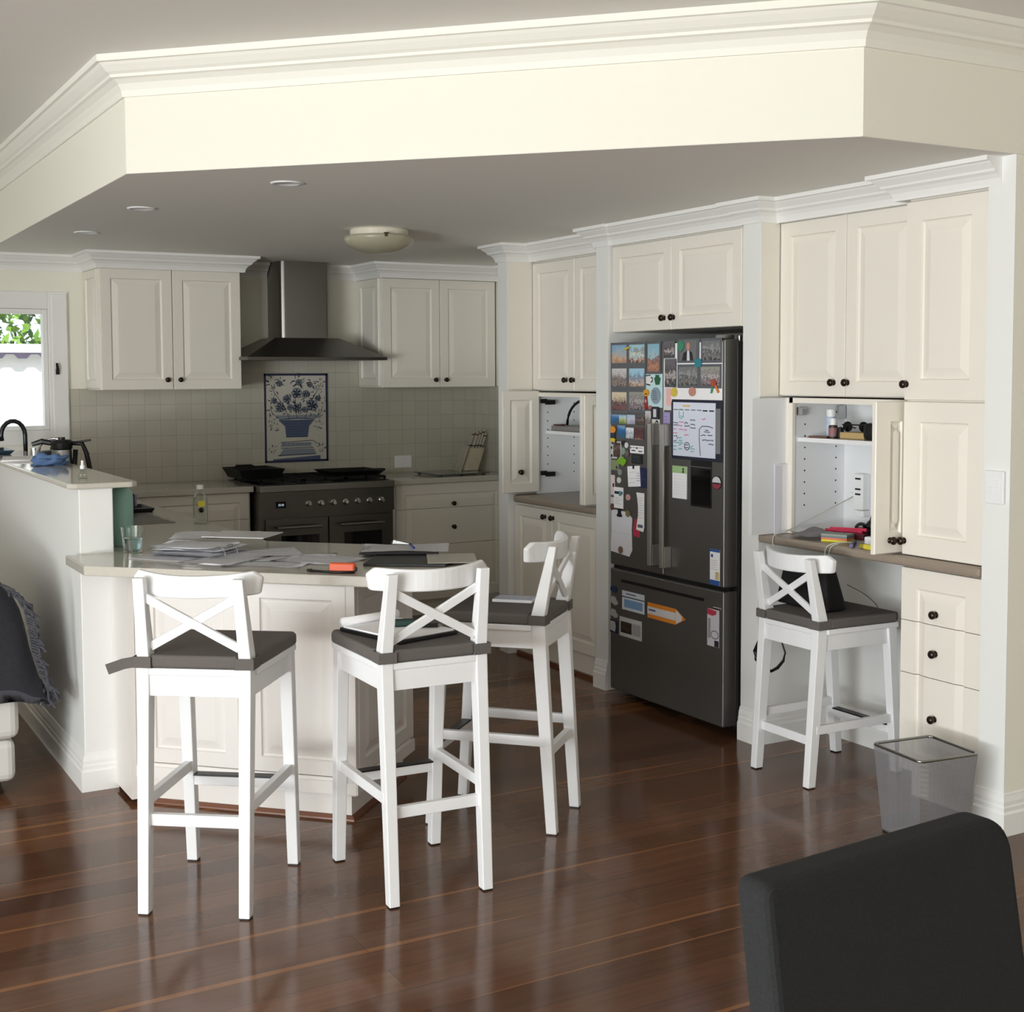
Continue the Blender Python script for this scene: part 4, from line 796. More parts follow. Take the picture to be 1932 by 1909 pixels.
# ---------------------------------------------------------------- bar stools
def make_stool(label, dz, loc, rz):
    s = thing('bar_stool', label, 'bar stool', loc, rz, 'white cross-back bar stools')
    SZ = .745+dz                                        # top of the seat board
    for sx in (-1, 1):
        # rear leg: foot, seat joint, top of the back
        xs = [(.157, -.225, .004), (.158, -.182, SZ-.06), (.158, -.178, SZ+.03), (.152, -.230, 1.022+dz)]
        hw = [(.017, .019), (.019, .025), (.019, .025), (.017, .014)]
        b = MB()
        rings = []
        for (x, y, z), (a, c) in zip(xs, hw): rings.append([b.bm.verts.new((sx*x+p*a, y+q*c, z)) for p, q in ((-1, -1), (1, -1), (1, 1), (-1, 1))])
        for q, k_ in zip(rings, rings[1:]):
            for i in range(4): b.bm.faces.new((q[i], q[(i+1) % 4], k_[(i+1) % 4], k_[i]))
        b.bm.faces.new(rings[0][::-1]); b.bm.faces.new(rings[-1])
        lg = part(s, 'leg', b, WHITE, .003); part(lg, 'foot_pad', MB().box(sx*.157-.015, sx*.157+.015, -.242, -.208, 0, .004), BLACK)
        b = MB(); b.hexa([(sx*.173-.018, .207, .004), (sx*.173+.018, .207, .004), (sx*.173+.018, .243, .004), (sx*.173-.018, .243, .004)], [(sx*.172-.021, .155, SZ-.02), (sx*.172+.021, .155, SZ-.02), (sx*.172+.021, .200, SZ-.02), (sx*.172-.021, .200, SZ-.02)])
        lg = part(s, 'leg', b, WHITE, .003); part(lg, 'foot_pad', MB().box(sx*.173-.016, sx*.173+.016, .209, .241, 0, .004), BLACK)
        zs_ = .332+dz*.85
        part(s, 'side_stretcher', MB().hexa([(sx*.166-.011, -.205, zs_-.017), (sx*.166+.011, -.205, zs_-.017), (sx*.171+.011, .20, zs_-.017), (sx*.171-.011, .20, zs_-.017)], [(sx*.166-.011, -.205, zs_+.017), (sx*.166+.011, -.205, zs_+.017), (sx*.171+.011, .20, zs_+.017), (sx*.171-.011, .20, zs_+.017)]), WHITE, .002)
    part(s, 'seat', MB().prism([(-.185, -.158), (.185, -.158), (.197, .206), (-.197, .206)], SZ-.022, SZ).box(-.142, .142, -.203, -.150, SZ-.022, SZ), WHITE, .004)
    f = MB(); f.box(-.145, .145, -.200, -.180, SZ-.085, SZ-.022); f.box(-.152, .152, .165, .185, SZ-.085, SZ-.022)
    for sx in (-1, 1): f.hexa([(sx*.163-.010, -.16, SZ-.085), (sx*.163+.010, -.16, SZ-.085), (sx*.172+.010, .16, SZ-.085), (sx*.172-.010, .16, SZ-.085)], [(sx*.163-.010, -.16, SZ-.022), (sx*.163+.010, -.16, SZ-.022), (sx*.172+.010, .16, SZ-.022), (sx*.172-.010, .16, SZ-.022)])
    part(s, 'apron', f, WHITE, .002)
    zr = .284+dz*.85
    part(s, 'rear_stretcher', MB().box(-.145, .145, -.212, -.190, zr-.018, zr+.018), WHITE, .002)
    part(s, 'footrest', MB().box(-.155, .155, .190, .215, zr-.018, zr+.014), WHITE, .002)
    part(s, 'footrest_strip', MB().box(-.155, .155, .184, .221, zr+.014, zr+.020), BLACK, .001)['label'] = 'black protective strip'
    # curved top rail in front of the posts
    b = MB(); n = 18; zt, zb_ = 1.040+dz, .966+dz
    def yy(x): return -.140 - .078*(1-(x/.202)**2)
    rows = []
    for i in range(n+1):
        x = -.202+.404*i/n; e = abs(x)/.202; zc = zt-.012*(1-e*e)-.024*max(0, (e-.88)/.12)**2; zl = zb_-.006*(1-e*e)
        xb = x*(1-.05*max(0, (e-.8)/.2)); y = yy(x)
        rows.append([b.bm.verts.new(p) for p in ((xb, y-.011, zl), (xb, y+.011, zl), (x, y+.008, zc), (x, y-.014, zc))])
    for q, k_ in zip(rows, rows[1:]):
        for i in range(4): b.bm.faces.new((q[i], q[(i+1) % 4], k_[(i+1) % 4], k_[i]))
    b.bm.faces.new(rows[0][::-1]); b.bm.faces.new(rows[-1])
    part(s, 'top_rail', b, WHITE, .006, seg=3)
    za, zb2 = SZ+.062, .962+dz
    for k_, sg in enumerate((1, -1)):
        y0, y1 = -.186, -.214; off = .004*sg
        p0 = Vector((-.140*sg, y0+off, za)); p1 = Vector((.140*sg, y1+off, zb2)); d = (p1-p0).normalized(); nrm = Vector((0, 1, .15)).normalized(); sd = d.cross(nrm)*.0135; tt = nrm*.006
        part(s, 'cross_brace', MB().hexa([p0-sd-tt, p0+sd-tt, p0+sd+tt, p0-sd+tt], [p1-sd-tt, p1+sd-tt, p1+sd+tt, p1-sd+tt]), WHITE, .002)
    cu = part(s, 'seat_cushion', MB().prism([(-.135, -.205), (.135, -.205), (.14, -.15), (.188, -.15), (.203, .185), (.19, .21), (-.19, .21), (-.203, .185), (-.188, -.15), (-.14, -.15)], SZ+.001, SZ+.040), CUSH, .010, seg=3)
    cu['label'] = 'charcoal fabric seat pad'
    for sx in (-1, 1):
        st = MB(); st.tube([(sx*.14, -.150, SZ+.018), (sx*.186, -.150, SZ+.018), (sx*.186, -.207, SZ+.018), (sx*.13, -.209, SZ+.018)], 0, 4, (.004, .034))
        part(cu, 'tie_strap', st, CUSH)
    bt = MB()
    for x in (-.08, .08):
        for y in (-.07, .09): bt.lathe([(0, .0385), (.012, .038), (.012, .036), (0, .036)], (x, y, SZ), 'z', 12)
    part(cu, 'tuft_button', bt, CUSH)
    return s
st1 = make_stool('white bar stool left of the others with a loose grey strap end', 0, (1.234, 4.058, 0), R(-36.7))
cu1 = [c for c in st1.children if c.name.startswith('seat_cushion')][0]
st2 = dup(st1, (1.809, 3.856, 0), R(-3), 'white bar stool with an open clipboard lying on its grey seat')
st3 = dup(st1, (2.358, 4.218, 0), R(43), 'white bar stool at the end of the peninsula seen side-on')
b = MB(); b.tube([(-.186, -.207, .763), (-.215, -.210, .758), (-.262, -.222, .742)], 0, 4, (.004, .032)); part(cu1, 'loose_strap', b, CUSH)
st4 = make_stool('shorter white bar stool under the desk with a black bag on it', -.122, (3.76, 4.045, 0), R(-90))
# ---------------------------------------------------------------- things on the stools
p = thing('clipboard', 'black clipboard with white paper on the middle stool seat', 'clipboard', (1.79, 3.90, .7865), R(14))
part(p, 'backing', MB().box(-.12, .12, -.15, .16, 0, .012), BLACK, .002); part(p, 'paper', MB().box(-.112, .112, -.14, .15, .012, .017), PAPER)
b = MB(); b.tube([(-.118, .150, .030), (.112, .150, .030)], .014, 12); part(p, 'rolled_page', b, PAPER, smooth=True)
p = thing('glasses_case', 'dark green case on the clipboard on the middle stool', 'case', (1.805, 3.92, .804), R(-20)); part(p, 'case_body', MB().box(-.045, .045, -.02, .02, 0, .022), mat('dark_green', (34, 58, 54), .6), .009, seg=3)
p = thing('marker_pen', 'black marker pen on the clipboard beside the green case', 'pen', (1.86, 3.85, .804), R(-25)); part(p, 'barrel', MB().cyl((-.05, 0, .008), .007, .09, 'x', 12), BLACK); part(p, 'tip', MB().lathe([(.006, .04), (.002, .055)], (0, 0, .008), 'x', 10), STEEL)
p = thing('booklet', 'blue and white patterned booklet on the side-on stool', 'booklet', (2.42, 4.245, .7865), R(-45)); part(p, 'pages', MB().box(-.075, .075, -.05, .05, 0, .010), PAPER, .001); part(p, 'cover_print', MB().box(-.072, .072, -.047, .047, .010, .011), photo_mat('print_booklet', [(90, 96, 130), (206, 210, 220), (120, 126, 160), (220, 222, 226), (150, 156, 180)], 30, 20))
p = thing('handbag', 'black fabric bag standing on the desk stool', 'bag', (3.745, 4.12, .6645), R(90))
b = MB(); b.hexa([(-.16, -.06, 0), (.16, -.06, 0), (.16, .06, 0), (-.16, .06, 0)], [(-.115, -.035, .17), (.13, -.035, .185), (.13, .035, .185), (-.115, .035, .17)]); part(p, 'bag_body', b, mat('black_nylon', (22, 22, 25), .7), .02, seg=3)
b = MB(); b.tube([(.12, -.04, .15), (.19, -.03, .12), (.20, -.02, .05), (.17, -.01, .03)], 0, 4, (.014, .005)); part(p, 'handle', b, mat('black_nylon', (0, 0, 0)))
b = MB(); b.tube([(3.66, 4.235, .655), (3.62, 4.268, .60), (3.62, 4.287, .513), (3.62, 4.319, .456), (3.62, 4.310, .424), (3.62, 4.262, .397), (3.62, 4.215, .39), (3.62, 4.176, .412), (3.62, 4.141, .448), (3.62, 4.130, .482), (3.62, 4.158, .535), (3.64, 4.17, .60)], [.004, .005, .008, .009, .009, .008, .006, .007, .006, .004, .0035, .003], 8)
tag(b.build('bag_strap', BLACK, None), 'black strap looping below the desk stool seat', 'strap')
# ---------------------------------------------------------------- things on the peninsula
ZB = .9325
p = thing('drinking_glass', 'clear glass of water on the left end of the peninsula', 'glass', (1.265, 5.235, ZB))
part(p, 'tumbler', MB().lathe([(0, 0), (.035, 0), (.045, .100), (.0425, .100), (.0335, .010), (0, .010)], n=28), GLASS, smooth=False)
part(p, 'water', MB().lathe([(0, .0105), (.0333, .0105), (.0380, .058), (0, .058)], n=28), mat('water', (245, 252, 255), .0, trans=1, ior=1.33))
p = thing('plastic_bottle', 'clear plastic bottle with yellow label and white cap', 'bottle', (1.79, 6.10, ZB)); part(p, 'bottle_body', MB().lathe([(0, 0), (.030, 0), (.033, .01), (.033, .11), (.026, .135), (.014, .15), (.013, .16)], n=24), CLEARP, smooth=True); part(p, 'label', MB().xprism([(-.02, .082), (.012, .082), (.012, .108), (-.02, .108)], -.0345, -.031), mat('label_yellow', (214, 204, 70), .5)); part(p, 'cap', MB().cyl((0, 0, .16), .016, .02), WHITE)
p = thing('drink_bottle', 'tall teal bottle standing behind the end of the low wall', 'bottle', (1.283, 5.47, ZB)); part(p, 'bottle_body', MB().lathe([(0, 0), (.040, 0), (.043, .005), (.044, .19), (.041, .215), (.032, .232), (.018, .238)], n=28), mat('teal_plastic', (146, 188, 176), .45), smooth=True); part(p, 'cap', MB().lathe([(.020, .237), (.020, .252), (0, .253)], n=20), BLACK)
p = thing('sink', 'dark inset sink edge along the inner worktop', 'sink', (1.50, 6.40, .932)); part(p, 'rim', MB().box(-.20, .20, -.20, .28, 0, .004), STEEL, .002); part(p, 'basin_shade', MB().box(-.18, .18, -.18, .26, .0042, .005), mat('sink_shadow', (40, 40, 40), .3, metal=.9))  # no hollow cut: a flat dark plate paints the shade inside the sink
p = thing('drying_tray', 'black drying tray beside the sink', 'tray', (1.60, 6.86, ZB)); part(p, 'tray_base', flare(.26, .24, .02, .012), BLACK)
p = thing('storage_tub', 'purple tub standing in the black drying tray', 'tub', (1.60, 6.88, ZB+.005)); part(p, 'tub_body', MB().box(-.075, .065, -.06, .06, 0, .085), mat('purple_plastic', (70, 48, 92), .5), .008); part(p, 'lid', MB().box(.066, .078, -.05, .05, .02, .08), mat('grey_lid', (150, 146, 160), .5), .002)
# ring binder and papers
bd = thing('ring_binder', 'open white ring binder stuffed with papers on the peninsula', 'binder', (1.46, 5.00, ZB), R(-52))
part(bd, 'cover', MB().box(-.20, .20, -.17, .15, 0, .003), mat('binder_white', (206, 206, 210), .3), .001)
def crumple(w, d, h, seed, n=12, amp=.006):
    g = random.Random(seed); b = MB(); gr = []; ph = g.uniform(0, 6)
    for i in range(n+1):
        row = []
        for j in range(n+1):
            x, y = -w/2+w*i/n, -d/2+d*j/n
            z = h+amp*math.sin(3*x/w*2+ph)*math.cos(4*y/d+ph*.7)+g.uniform(-.2, .2)*amp
            row.append(b.bm.verts.new((x+g.uniform(-.2, .2)*amp, y, z)))
        gr.append(row)
    for i in range(n):
        for j in range(n): b.bm.faces.new((gr[i][j], gr[i+1][j], gr[i+1][j+1], gr[i][j+1]))
    r = bmesh.ops.solidify(b.bm, geom=b.bm.faces[:], thickness=.0012)
    return b
for i, (x, y, z, rz) in enumerate(((-.02, .02, .012, 3), (-.01, .0, .02, -4), (-.03, .03, .028, 6), (-.0, .01, .036, -2), (-.02, .0, .043, 8))):
    o = part(bd, 'loose_page', crumple(.30, .215, z, 20+i, 10, .004), PAPER, smooth=True); o.location = (x, y, 0); o.rotation_euler = (0, 0, R(rz))
b = MB()
for y in (-.06, .02): b.tube([(.13+.028*math.cos(t), y, .01+.034*math.sin(t)+.004) for t in [PI*i/10 for i in range(11)]], .0025, 6)
b.box(.12, .14, -.10, .06, .003, .008); part(bd, 'ring_mechanism', b, CHROME)
tag(place(crumple(.34, .23, .052, 31, 12, .006).build('paper_stack', PAPER, None, smooth=True), (1.585, 5.195, ZB), R(-22)), 'crumpled white papers lying over the top of the binder', 'paper')
b = MB(); b.box(-.13, .13, -.10, .10, .056, .060); tag(place(b.build('binder_flap', mat('binder_white', (0, 0, 0)), None, .001), (1.665, 5.10, ZB), R(-42)), 'white binder flap standing over the papers at the far edge', 'binder flap')
gp = 'loose papers on the peninsula'
for i, (x, y, rz, wd, dp, lab) in enumerate(((1.62, 4.66, -38, .297, .21, 'white printed page nearest the left stool'), (1.745, 4.735, -30, .297, .21, 'white printed page in the middle of the peninsula'), (1.80, 4.62, -52, .30, .21, 'stack of stapled pages beside the orange camera'), (1.50, 4.79, -56, .21, .297, 'sheet curling over the peninsula front edge'), (1.66, 4.88, -10, .297, .21, 'page half covered by other sheets near the binder'))):
    h0 = .003+.0022*i
    r_ = thing('paper_sheet', lab, 'paper', (x, y, ZB), R(rz), gp); part(r_, 'sheet', crumple(wd, dp, h0, 40+i, 8, .0014), PAPER, smooth=True)
    g = random.Random(i); b = MB()
    for k_ in range(7):
        yy_ = dp/2-.03-k_*(dp-.06)/7; b.box(-wd/2+.03, -wd/2+.03+(wd-.07)*g.uniform(.3, 1), yy_-.0015, yy_+.0015, h0+.0032, h0+.0036)
    part(r_, 'printed_text', b, mat('rule_grey', (0, 0, 0)))
p = thing('compact_camera', 'bright orange camera with black wrist strap on the peninsula', 'camera', (1.765, 4.31, ZB), R(-42))
part(p, 'camera_body', MB().box(-.046, .046, -.018, .016, 0, .034), mat('orange_plastic', (240, 104, 62), .35), .006, seg=3); part(p, 'strap_lug', MB().box(.044, .052, -.012, .004, .006, .02), BLACK, .002)
b = MB(); b.tube([(.05, -.02, .006), (.0, -.03, .005), (-.06, -.026, .005), (-.11, -.012, .005), (-.13, .0, .005), (-.12, .01, .005)], .0045, 8); part(p, 'wrist_strap', b, BLACK, smooth=True)
p = thing('folder', 'flat black folder under the clipboard papers', 'folder', (2.085, 4.42, ZB), R(-35)); part(p, 'cover', MB().box(-.16, .14, -.12, .13, 0, .010), mat('folder_black', (34, 35, 36), .45), .002)
p = thing('plastic_sleeve', 'clear plastic sleeve at the right tip of the peninsula', 'sleeve', (2.215, 4.36, ZB+.0105), R(-25)); part(p, 'sleeve', MB().box(-.09, .09, -.12, .12, 0, .003), mat('sleeve_film', (168, 164, 152), .15))
p = thing('clipboard', 'black clipboard of fanned white papers at the peninsula end', 'clipboard', (2.16, 4.64, ZB+.004), R(-28)); part(p, 'backing', MB().box(-.17, .13, -.11, .11, .008, .014), mat('folder_black', (0, 0, 0)), .002)
part(p, 'paper', crumple(.33, .215, .020, 60, 12, .003), PAPER, smooth=True); b = MB(); b.box(-.165, -.14, -.04, .04, .016, .022); b.tube([(-.16, -.02, .022), (-.165, 0, .034), (-.16, .02, .022)], .003); part(p, 'clip', b, CHROME)
p = thing('ballpoint_pen', 'blue pen lying on the fanned clipboard papers', 'pen', (2.16, 4.58, ZB+.031), R(72)); part(p, 'barrel', MB().cyl((-.05, 0, .005), .0045, .085, 'x', 10), mat('pen_blue', (50, 52, 150), .35)); part(p, 'cap', MB().cyl((.035, 0, .005), .0052, .03, 'x', 10), BLACK)
p = thing('tape_dispenser', 'silver stapler-like clip holder at the far worktop edge', 'stapler', (2.235, 4.80, ZB), R(-45)); part(p, 'base', MB().box(-.06, .055, -.018, .018, 0, .008), CHROME, .003); b = MB(); b.hexa([(-.055, -.014, .014), (.05, -.014, .012), (.05, .014, .012), (-.055, .014, .014)], [(-.05, -.012, .034), (.03, -.012, .02), (.03, .012, .02), (-.05, .012, .034)]); part(p, 'arm', b, STEEL, .003); part(p, 'hinge_block', MB().box(-.06, -.03, -.013, .013, .006, .026), BLACK, .002)
# ---------------------------------------------------------------- on the low wall cap and behind it
ZC = 1.2075
p = thing('pump_bottle', 'small clear pump bottle near the end of the low wall shelf', 'bottle', (1.145, 5.54, ZC)); part(p, 'bottle_body', MB().lathe([(0, 0), (.016, 0), (.019, .006), (.019, .024), (.010, .034), (.009, .038)], n=20), CLEARP, smooth=True); part(p, 'pump_head', MB().lathe([(.010, .038), (.010, .052), (.006, .054), (.005, .072), (0, .073)], n=16), WHITE)
b = MB(); bmesh.ops.create_icosphere(b.bm, subdivisions=4, radius=1); g = random.Random(70)
dirs = [(Vector((g.uniform(-1, 1), g.uniform(-1, 1), g.uniform(-1, 1))).normalized(), g.uniform(3, 7), g.uniform(0, 6)) for _ in range(9)]
for v in b.bm.verts:
    n = v.co.normalized(); k_ = 1+sum(.07*math.sin(f_*n.dot(d_)*2+p_) for d_, f_, p_ in dirs)
    v.co = Vector((n.x*.085*k_, n.y*.065*k_, max(0, (n.z+.55)*.030*k_)))
tag(place(b.build('cloth', mat('blue_cloth', (92, 122, 166), .9), None, smooth=True), (1.19, 6.45, ZC), R(20)), 'crumpled blue cloth on the low wall shelf', 'cloth')
p = thing('notebook', 'thin white notebook lying on the low wall shelf', 'notebook', (1.145, 6.93, ZC), R(80)); part(p, 'pages', MB().box(-.16, .16, -.095, .095, 0, .010), PAPER, .001); part(p, 'cover', MB().box(-.165, .10, -.098, -.094, 0, .011), BLACK)
p = thing('tray', 'dark blue shallow dish at the far end of the low wall shelf', 'dish', (1.12, 7.60, ZC)); part(p, 'dish', flare(.10, .30, .022, .02), mat('dark_blue_glaze', (50, 72, 92), .2))
ST2 = mat('satin_steel', (190, 192, 194), .25, metal=1)
p = thing('coffee_press', 'steel jug with black lid and handle behind the low wall', 'jug', (1.405, 7.30, .932), R(-20)); part(p, 'jug_body', MB().lathe([(0, 0), (.052, 0), (.052, .30), (.048, .305), (0, .305)], n=28), ST2, smooth=False); part(p, 'lid', MB().lathe([(.054, .305), (.056, .335), (.048, .352), (.018, .355), (.018, .366), (0, .366)], n=28), BLACK); b = MB(); b.tube([(.045, 0, .335), (.105, 0, .33), (.125, 0, .28), (.14, 0, .20), (.13, 0, .17)], [.012, .012, .013, .013, .011], 10); b.tube([(.07, 0, .30), (.062, 0, .2), (.062, 0, .06)], .013, 8); part(p, 'handle', b, BLACK, smooth=True); b = MB(); b.tube([(.05, 0, .335), (.15, 0, .35)], .006); b.tube([(-.05, 0, .335), (-.10, 0, .345), (-.15, 0, .33)], [.014, .016, .012], 8); part(p, 'spout', b, BLACK)
p = thing('kettle', 'chrome rimmed black pot beside the steel jug', 'pot', (1.42, 7.62, .932), R(-25)); part(p, 'pot_body', MB().lathe([(0, 0), (.085, 0), (.09, .25), (.085, .26), (.08, .25), (.075, .02), (0, .02)], n=28), ST2); b = MB(); b.tube([(.082*math.cos(t), .082*math.sin(t)*.3, .27+.075*math.sin(t)) for t in [PI*i/12 for i in range(13)]], .007, 8); part(p, 'handle', b, CHROME, smooth=True); part(p, 'lid', MB().lathe([(.083, .262), (.06, .28), (.015, .285), (.015, .30), (0, .30)], n=24), BLACK)
p = thing('canister', 'small steel canister on the shelf behind the notebook', 'canister', (1.235, 7.10, ZC), R(0)); part(p, 'canister_body', MB().lathe([(0, 0), (.026, 0), (.026, .038), (0, .038)], n=20), ST2); part(p, 'lid', MB().lathe([(.028, .038), (.028, .048), (0, .050)], n=20), CHROME)
p = thing('kitchen_tap', 'dark gooseneck tap in front of the kitchen window', 'tap', (1.39, 8.30, .932)); b = MB(); b.cyl((0, 0, 0), .028, .05); pts = [(0, 0, .04), (0, 0, .30)]+[(-.0675+.0675*math.cos(t)*1.0, 0, .34+.085*math.sin(t)) for t in [PI*i/10*1.12 for i in range(11)]]; b.tube(pts, .013, 10); part(p, 'spout', b, mat('dark_chrome', (60, 64, 66), .2, metal=.9), smooth=True); b = MB(); b.tube([(0, -.02, .05), (.03, -.05, .09)], .006); part(p, 'lever', b, CHROME)
# ---------------------------------------------------------------- pantry contents
p = thing('basket', 'thin grey tray with black hoop handle on the pantry shelf', 'basket', (4.06, 6.40, 1.298)); part(p, 'tray_base', MB().box(-.08, .12, -.24, .16, 0, .028), mat('tray_grey', (130, 128, 126), .4), .003); b = MB(); b.tube([(.03, .16-.19*(1-math.cos(t)), .028+.145*math.sin(t)) for t in [PI*i/16*1.0 for i in range(17)]], .008, 8); part(p, 'hoop', b, BLACK, smooth=True)
p = thing('trinket_dish', 'small dark dish at the left of the pantry shelf tray', 'dish', (4.00, 6.50, 1.3265)); part(p, 'dish', MB().lathe([(0, 0), (.03, 0), (.04, .008), (.036, .008), (0, .003)], n=20), mat('red_brown', (110, 76, 70), .4))
# ---------------------------------------------------------------- desk shelf and desk things
SH = 1.3455; DK = .9295
p = thing('spray_bottle', 'tall white and blue spray can on the desk shelf', 'bottle', (3.985, 4.27, SH)); part(p, 'can', MB().lathe([(0, 0), (.021, 0), (.021, .082), (.017, .09), (0, .09)], n=22), mat('label_blue_white', (186, 198, 222), .35, var=.14, vscale=40)); part(p, 'cap', MB().lathe([(.0195, .09), (.0195, .118), (.017, .121), (0, .121)], n=22), WHITE)
p = thing('medicine_bottle', 'short brown bottle with white lid beside the spray can', 'bottle', (3.955, 4.225, SH)); part(p, 'bottle_body', MB().lathe([(0, 0), (.019, 0), (.019, .052), (.012, .058)], n=20), mat('dark_brown', (54, 38, 40), .3)); part(p, 'label', MB().lathe([(.0196, .008), (.0196, .044), (.019, .044), (.019, .008)], n=20), mat('label_rose', (146, 104, 104), .5)); part(p, 'lid', MB().cyl((0, 0, .056), .0145, .028), WHITE)
p = thing('sunglasses', 'black sunglasses resting on the small wooden box', 'sunglasses', (3.99, 4.12, SH+.0285), R(-75)); b = MB()
for x in (-.045, .03): b.lathe([(0, -.002), (.022, -.001), (.022, .002), (0, .003)], (x, 0, .022), 'y', 16)
part(p, 'lens', b, BGLASS); b = MB(); b.tube([(-.07, .0, .03), (.055, 0, .03)], .003); b.tube([(-.068, 0, .03), (-.068, .10, .012)], .0028); b.tube([(.055, 0, .03), (.055, .10, .012)], .0028); part(p, 'frame', b, BLACK)
p = thing('wooden_box', 'low tan wooden box on the desk shelf', 'box', (4.00, 4.115, SH)); part(p, 'box_body', MB().box(-.05, .05, -.075, .065, 0, .028), mat('tan_wood', (186, 160, 112), .6), .002)
p = thing('camera_case', 'rounded black case at the right end of the desk shelf', 'case', (3.985, 4.005, SH)); part(p, 'case_body', MB().box(-.05, .05, -.035, .035, 0, .07), BLACK, .02, seg=3)
p = thing('card_stack', 'red-brown card wallet at the left of the desk shelf', 'wallet', (3.94, 4.30, SH), R(20)); part(p, 'wallet_body', MB().box(-.03, .03, -.055, .03, 0, .008), mat('red_brown', (0, 0, 0)), .002)
b = MB(); b.tube([(3.94, 4.245, SH+.004), (3.945, 4.215, SH+.008), (3.96, 4.195, SH+.02), (3.965, 4.188, SH+.045)], .0032, 8); b.lathe([(.0, 0), (.014, .0), (.017, .02), (.012, .045), (0, .05)], (3.965, 4.192, SH)); tag(b.build('earphones', BLACK, None), 'tangled black earphones beside the wooden box', 'earphones')
p = thing('power_adapter', 'white multi-socket power tower on the desk back panel', 'power board', (4.169, 4.25, 1.0), W); part(p, 'tower_body', MB().box(-.03, .03, -.045, 0, .03, .185), mat('adapter_white', (232, 234, 234), .35), .004)
b = MB()
for z in (.165, .12, .098): b.box(-.016, .016, -.046, -.045, z-.004, z+.004)
part(p, 'socket_slot', b, INK); part(p, 'side_plug', MB().box(-.065, -.03, -.035, -.005, .06, .10), mat('adapter_white', (0, 0, 0)), .004); part(p, 'lower_plug', MB().box(-.02, .03, -.04, -.001, 0, .028), mat('adapter_white', (0, 0, 0)), .004)
def smooth_pts(P, k=6):
    P = [Vector(p) for p in P]; out = []
    for i in range(len(P)-1):
        a, b, c, d = P[max(i-1, 0)], P[i], P[i+1], P[min(i+2, len(P)-1)]
        for j in range(k):
            t = j/k; out.append(.5*((2*b)+(c-a)*t+(2*a-5*b+4*c-d)*t*t+(3*b-a-3*c+d)*t**3))
    return out+[P[-1]]
def cable(name, label, pts, r, m):
    return tag(MB().tube(smooth_pts(pts), r, 8).build(name, m, None, smooth=True), label, 'cable')
CAB = mat('grey_cable', (196, 196, 186), .5)
cable('charger_cable', 'pale cable sagging from the power tower over the desk edge', [(4.13, 4.285, 1.085), (4.02, 4.30, 1.04), (3.90, 4.335, .985), (3.80, 4.345, .945), (3.752, 4.35, .937), (3.738, 4.35, .915), (3.738, 4.345, .885)], .0025, CAB)
cable('charger_cable', 'pale looped cable hanging over the desk edge by the notes', [(3.95, 3.95, .935), (3.86, 3.97, .936), (3.77, 3.99, .94), (3.738, 4.02, .922), (3.735, 4.03, .885), (3.735, 4.01, .89), (3.738, 3.995, .925), (3.77, 3.985, .936)], .0025, CAB)
cable('charger_cable', 'thin dark cable beside the bag on the desk stool', [(3.80, 3.97, .77), (3.86, 3.93, .73), (3.90, 3.90, .68), (3.86, 3.90, .664), (3.80, 3.94, .664)], .002, mat('dark_cable', (70, 70, 66), .5))
p = thing('paper_sheet', 'white paper propped inside the opened grey door', 'paper', (3.71, 4.404, .93)); part(p, 'sheet', MB().box(.078, .175, -.004, -.002, .001, .30), PAPER); part(p, 'folded_edge', MB().box(.078, .115, -.006, -.004, .001, .295), mat('sheet_white', (0, 0, 0)))
b = crumple(.20, .16, .02, 80, 10, .010); tag(place(b.build('plastic_bag', mat('grey_plastic_film', (176, 172, 176), .3), None, smooth=True), (3.87, 4.245, DK+.002), R(10)), 'crumpled clear bag of papers at the left of the desk', 'bag')
p = thing('sticky_notes', 'multicoloured sticky note pad on the desk edge', 'sticky notes', (3.86, 4.09, DK), R(25))
for i, c_ in enumerate(((226, 222, 60), (232, 130, 96), (120, 128, 132), (150, 160, 150))): part(p, 'note_layer', MB().box(-.04, .04, -.055, .055, .008*i, .008*i+.0078), mat('note_%d' % i, c_, .7))
p = thing('pencil_case', 'pink and red pens lying together on the desk', 'pens', (3.99, 4.16, DK), R(110)); b = MB(); b.tube([(-.08, 0, .035), (.09, -.01, .03)], .008); b.tube([(-.07, .02, .028), (.10, .015, .026)], .007); part(p, 'pen_pair', b, mat('pink_red', (222, 60, 96), .4)); part(p, 'dark_wallet', MB().box(-.09, .05, .0, .05, 0, .022), mat('dark_red', (96, 30, 44), .5), .004)
p = thing('headphones', 'pile of black cameras and headphones at the desk back', 'camera gear', (4.06, 4.06, DK), 0); b = MB()
for x, y, z, r in ((0, .10, .03, .03), (.02, .05, .045, .032), (.0, -.01, .05, .036), (.05, .06, .07, .028)): b.lathe([(r*math.sin(PI*i/8), -r*math.cos(PI*i/8)) for i in range(9)], (x, y, z), 'z', 16)
b.box(-.03, .07, -.05, .12, 0, .035); part(p, 'gear_pile', b, BLACK, smooth=False); b = MB(); b.tube([(.03, -.06+.0, .06), (.03, -.04, .12), (.03, .01, .145), (.03, .05, .12), (.03, .07, .07)], .010); part(p, 'headband', b, BLACK); b = MB(); b.cyl((-.038, .07, .04), .010, .01, 'x'); b.cyl((-.036, .0, .055), .012, .008, 'x'); part(p, 'lens', b, CHROME)
p = thing('leather_pouch', 'brown leather pouch behind the opened desk door', 'pouch', (4.02, 3.93, DK)); part(p, 'pouch_body', MB().box(-.03, .05, -.02, .03, 0, .09), mat('brown_leather', (104, 62, 54), .6), .01)
p = thing('charger_block', 'small white charger block at the desk edge', 'charger', (3.89, 3.915, DK), R(10)); part(p, 'charger_body', MB().box(-.025, .03, -.035, .03, 0.002, .034), WHITE, .005)
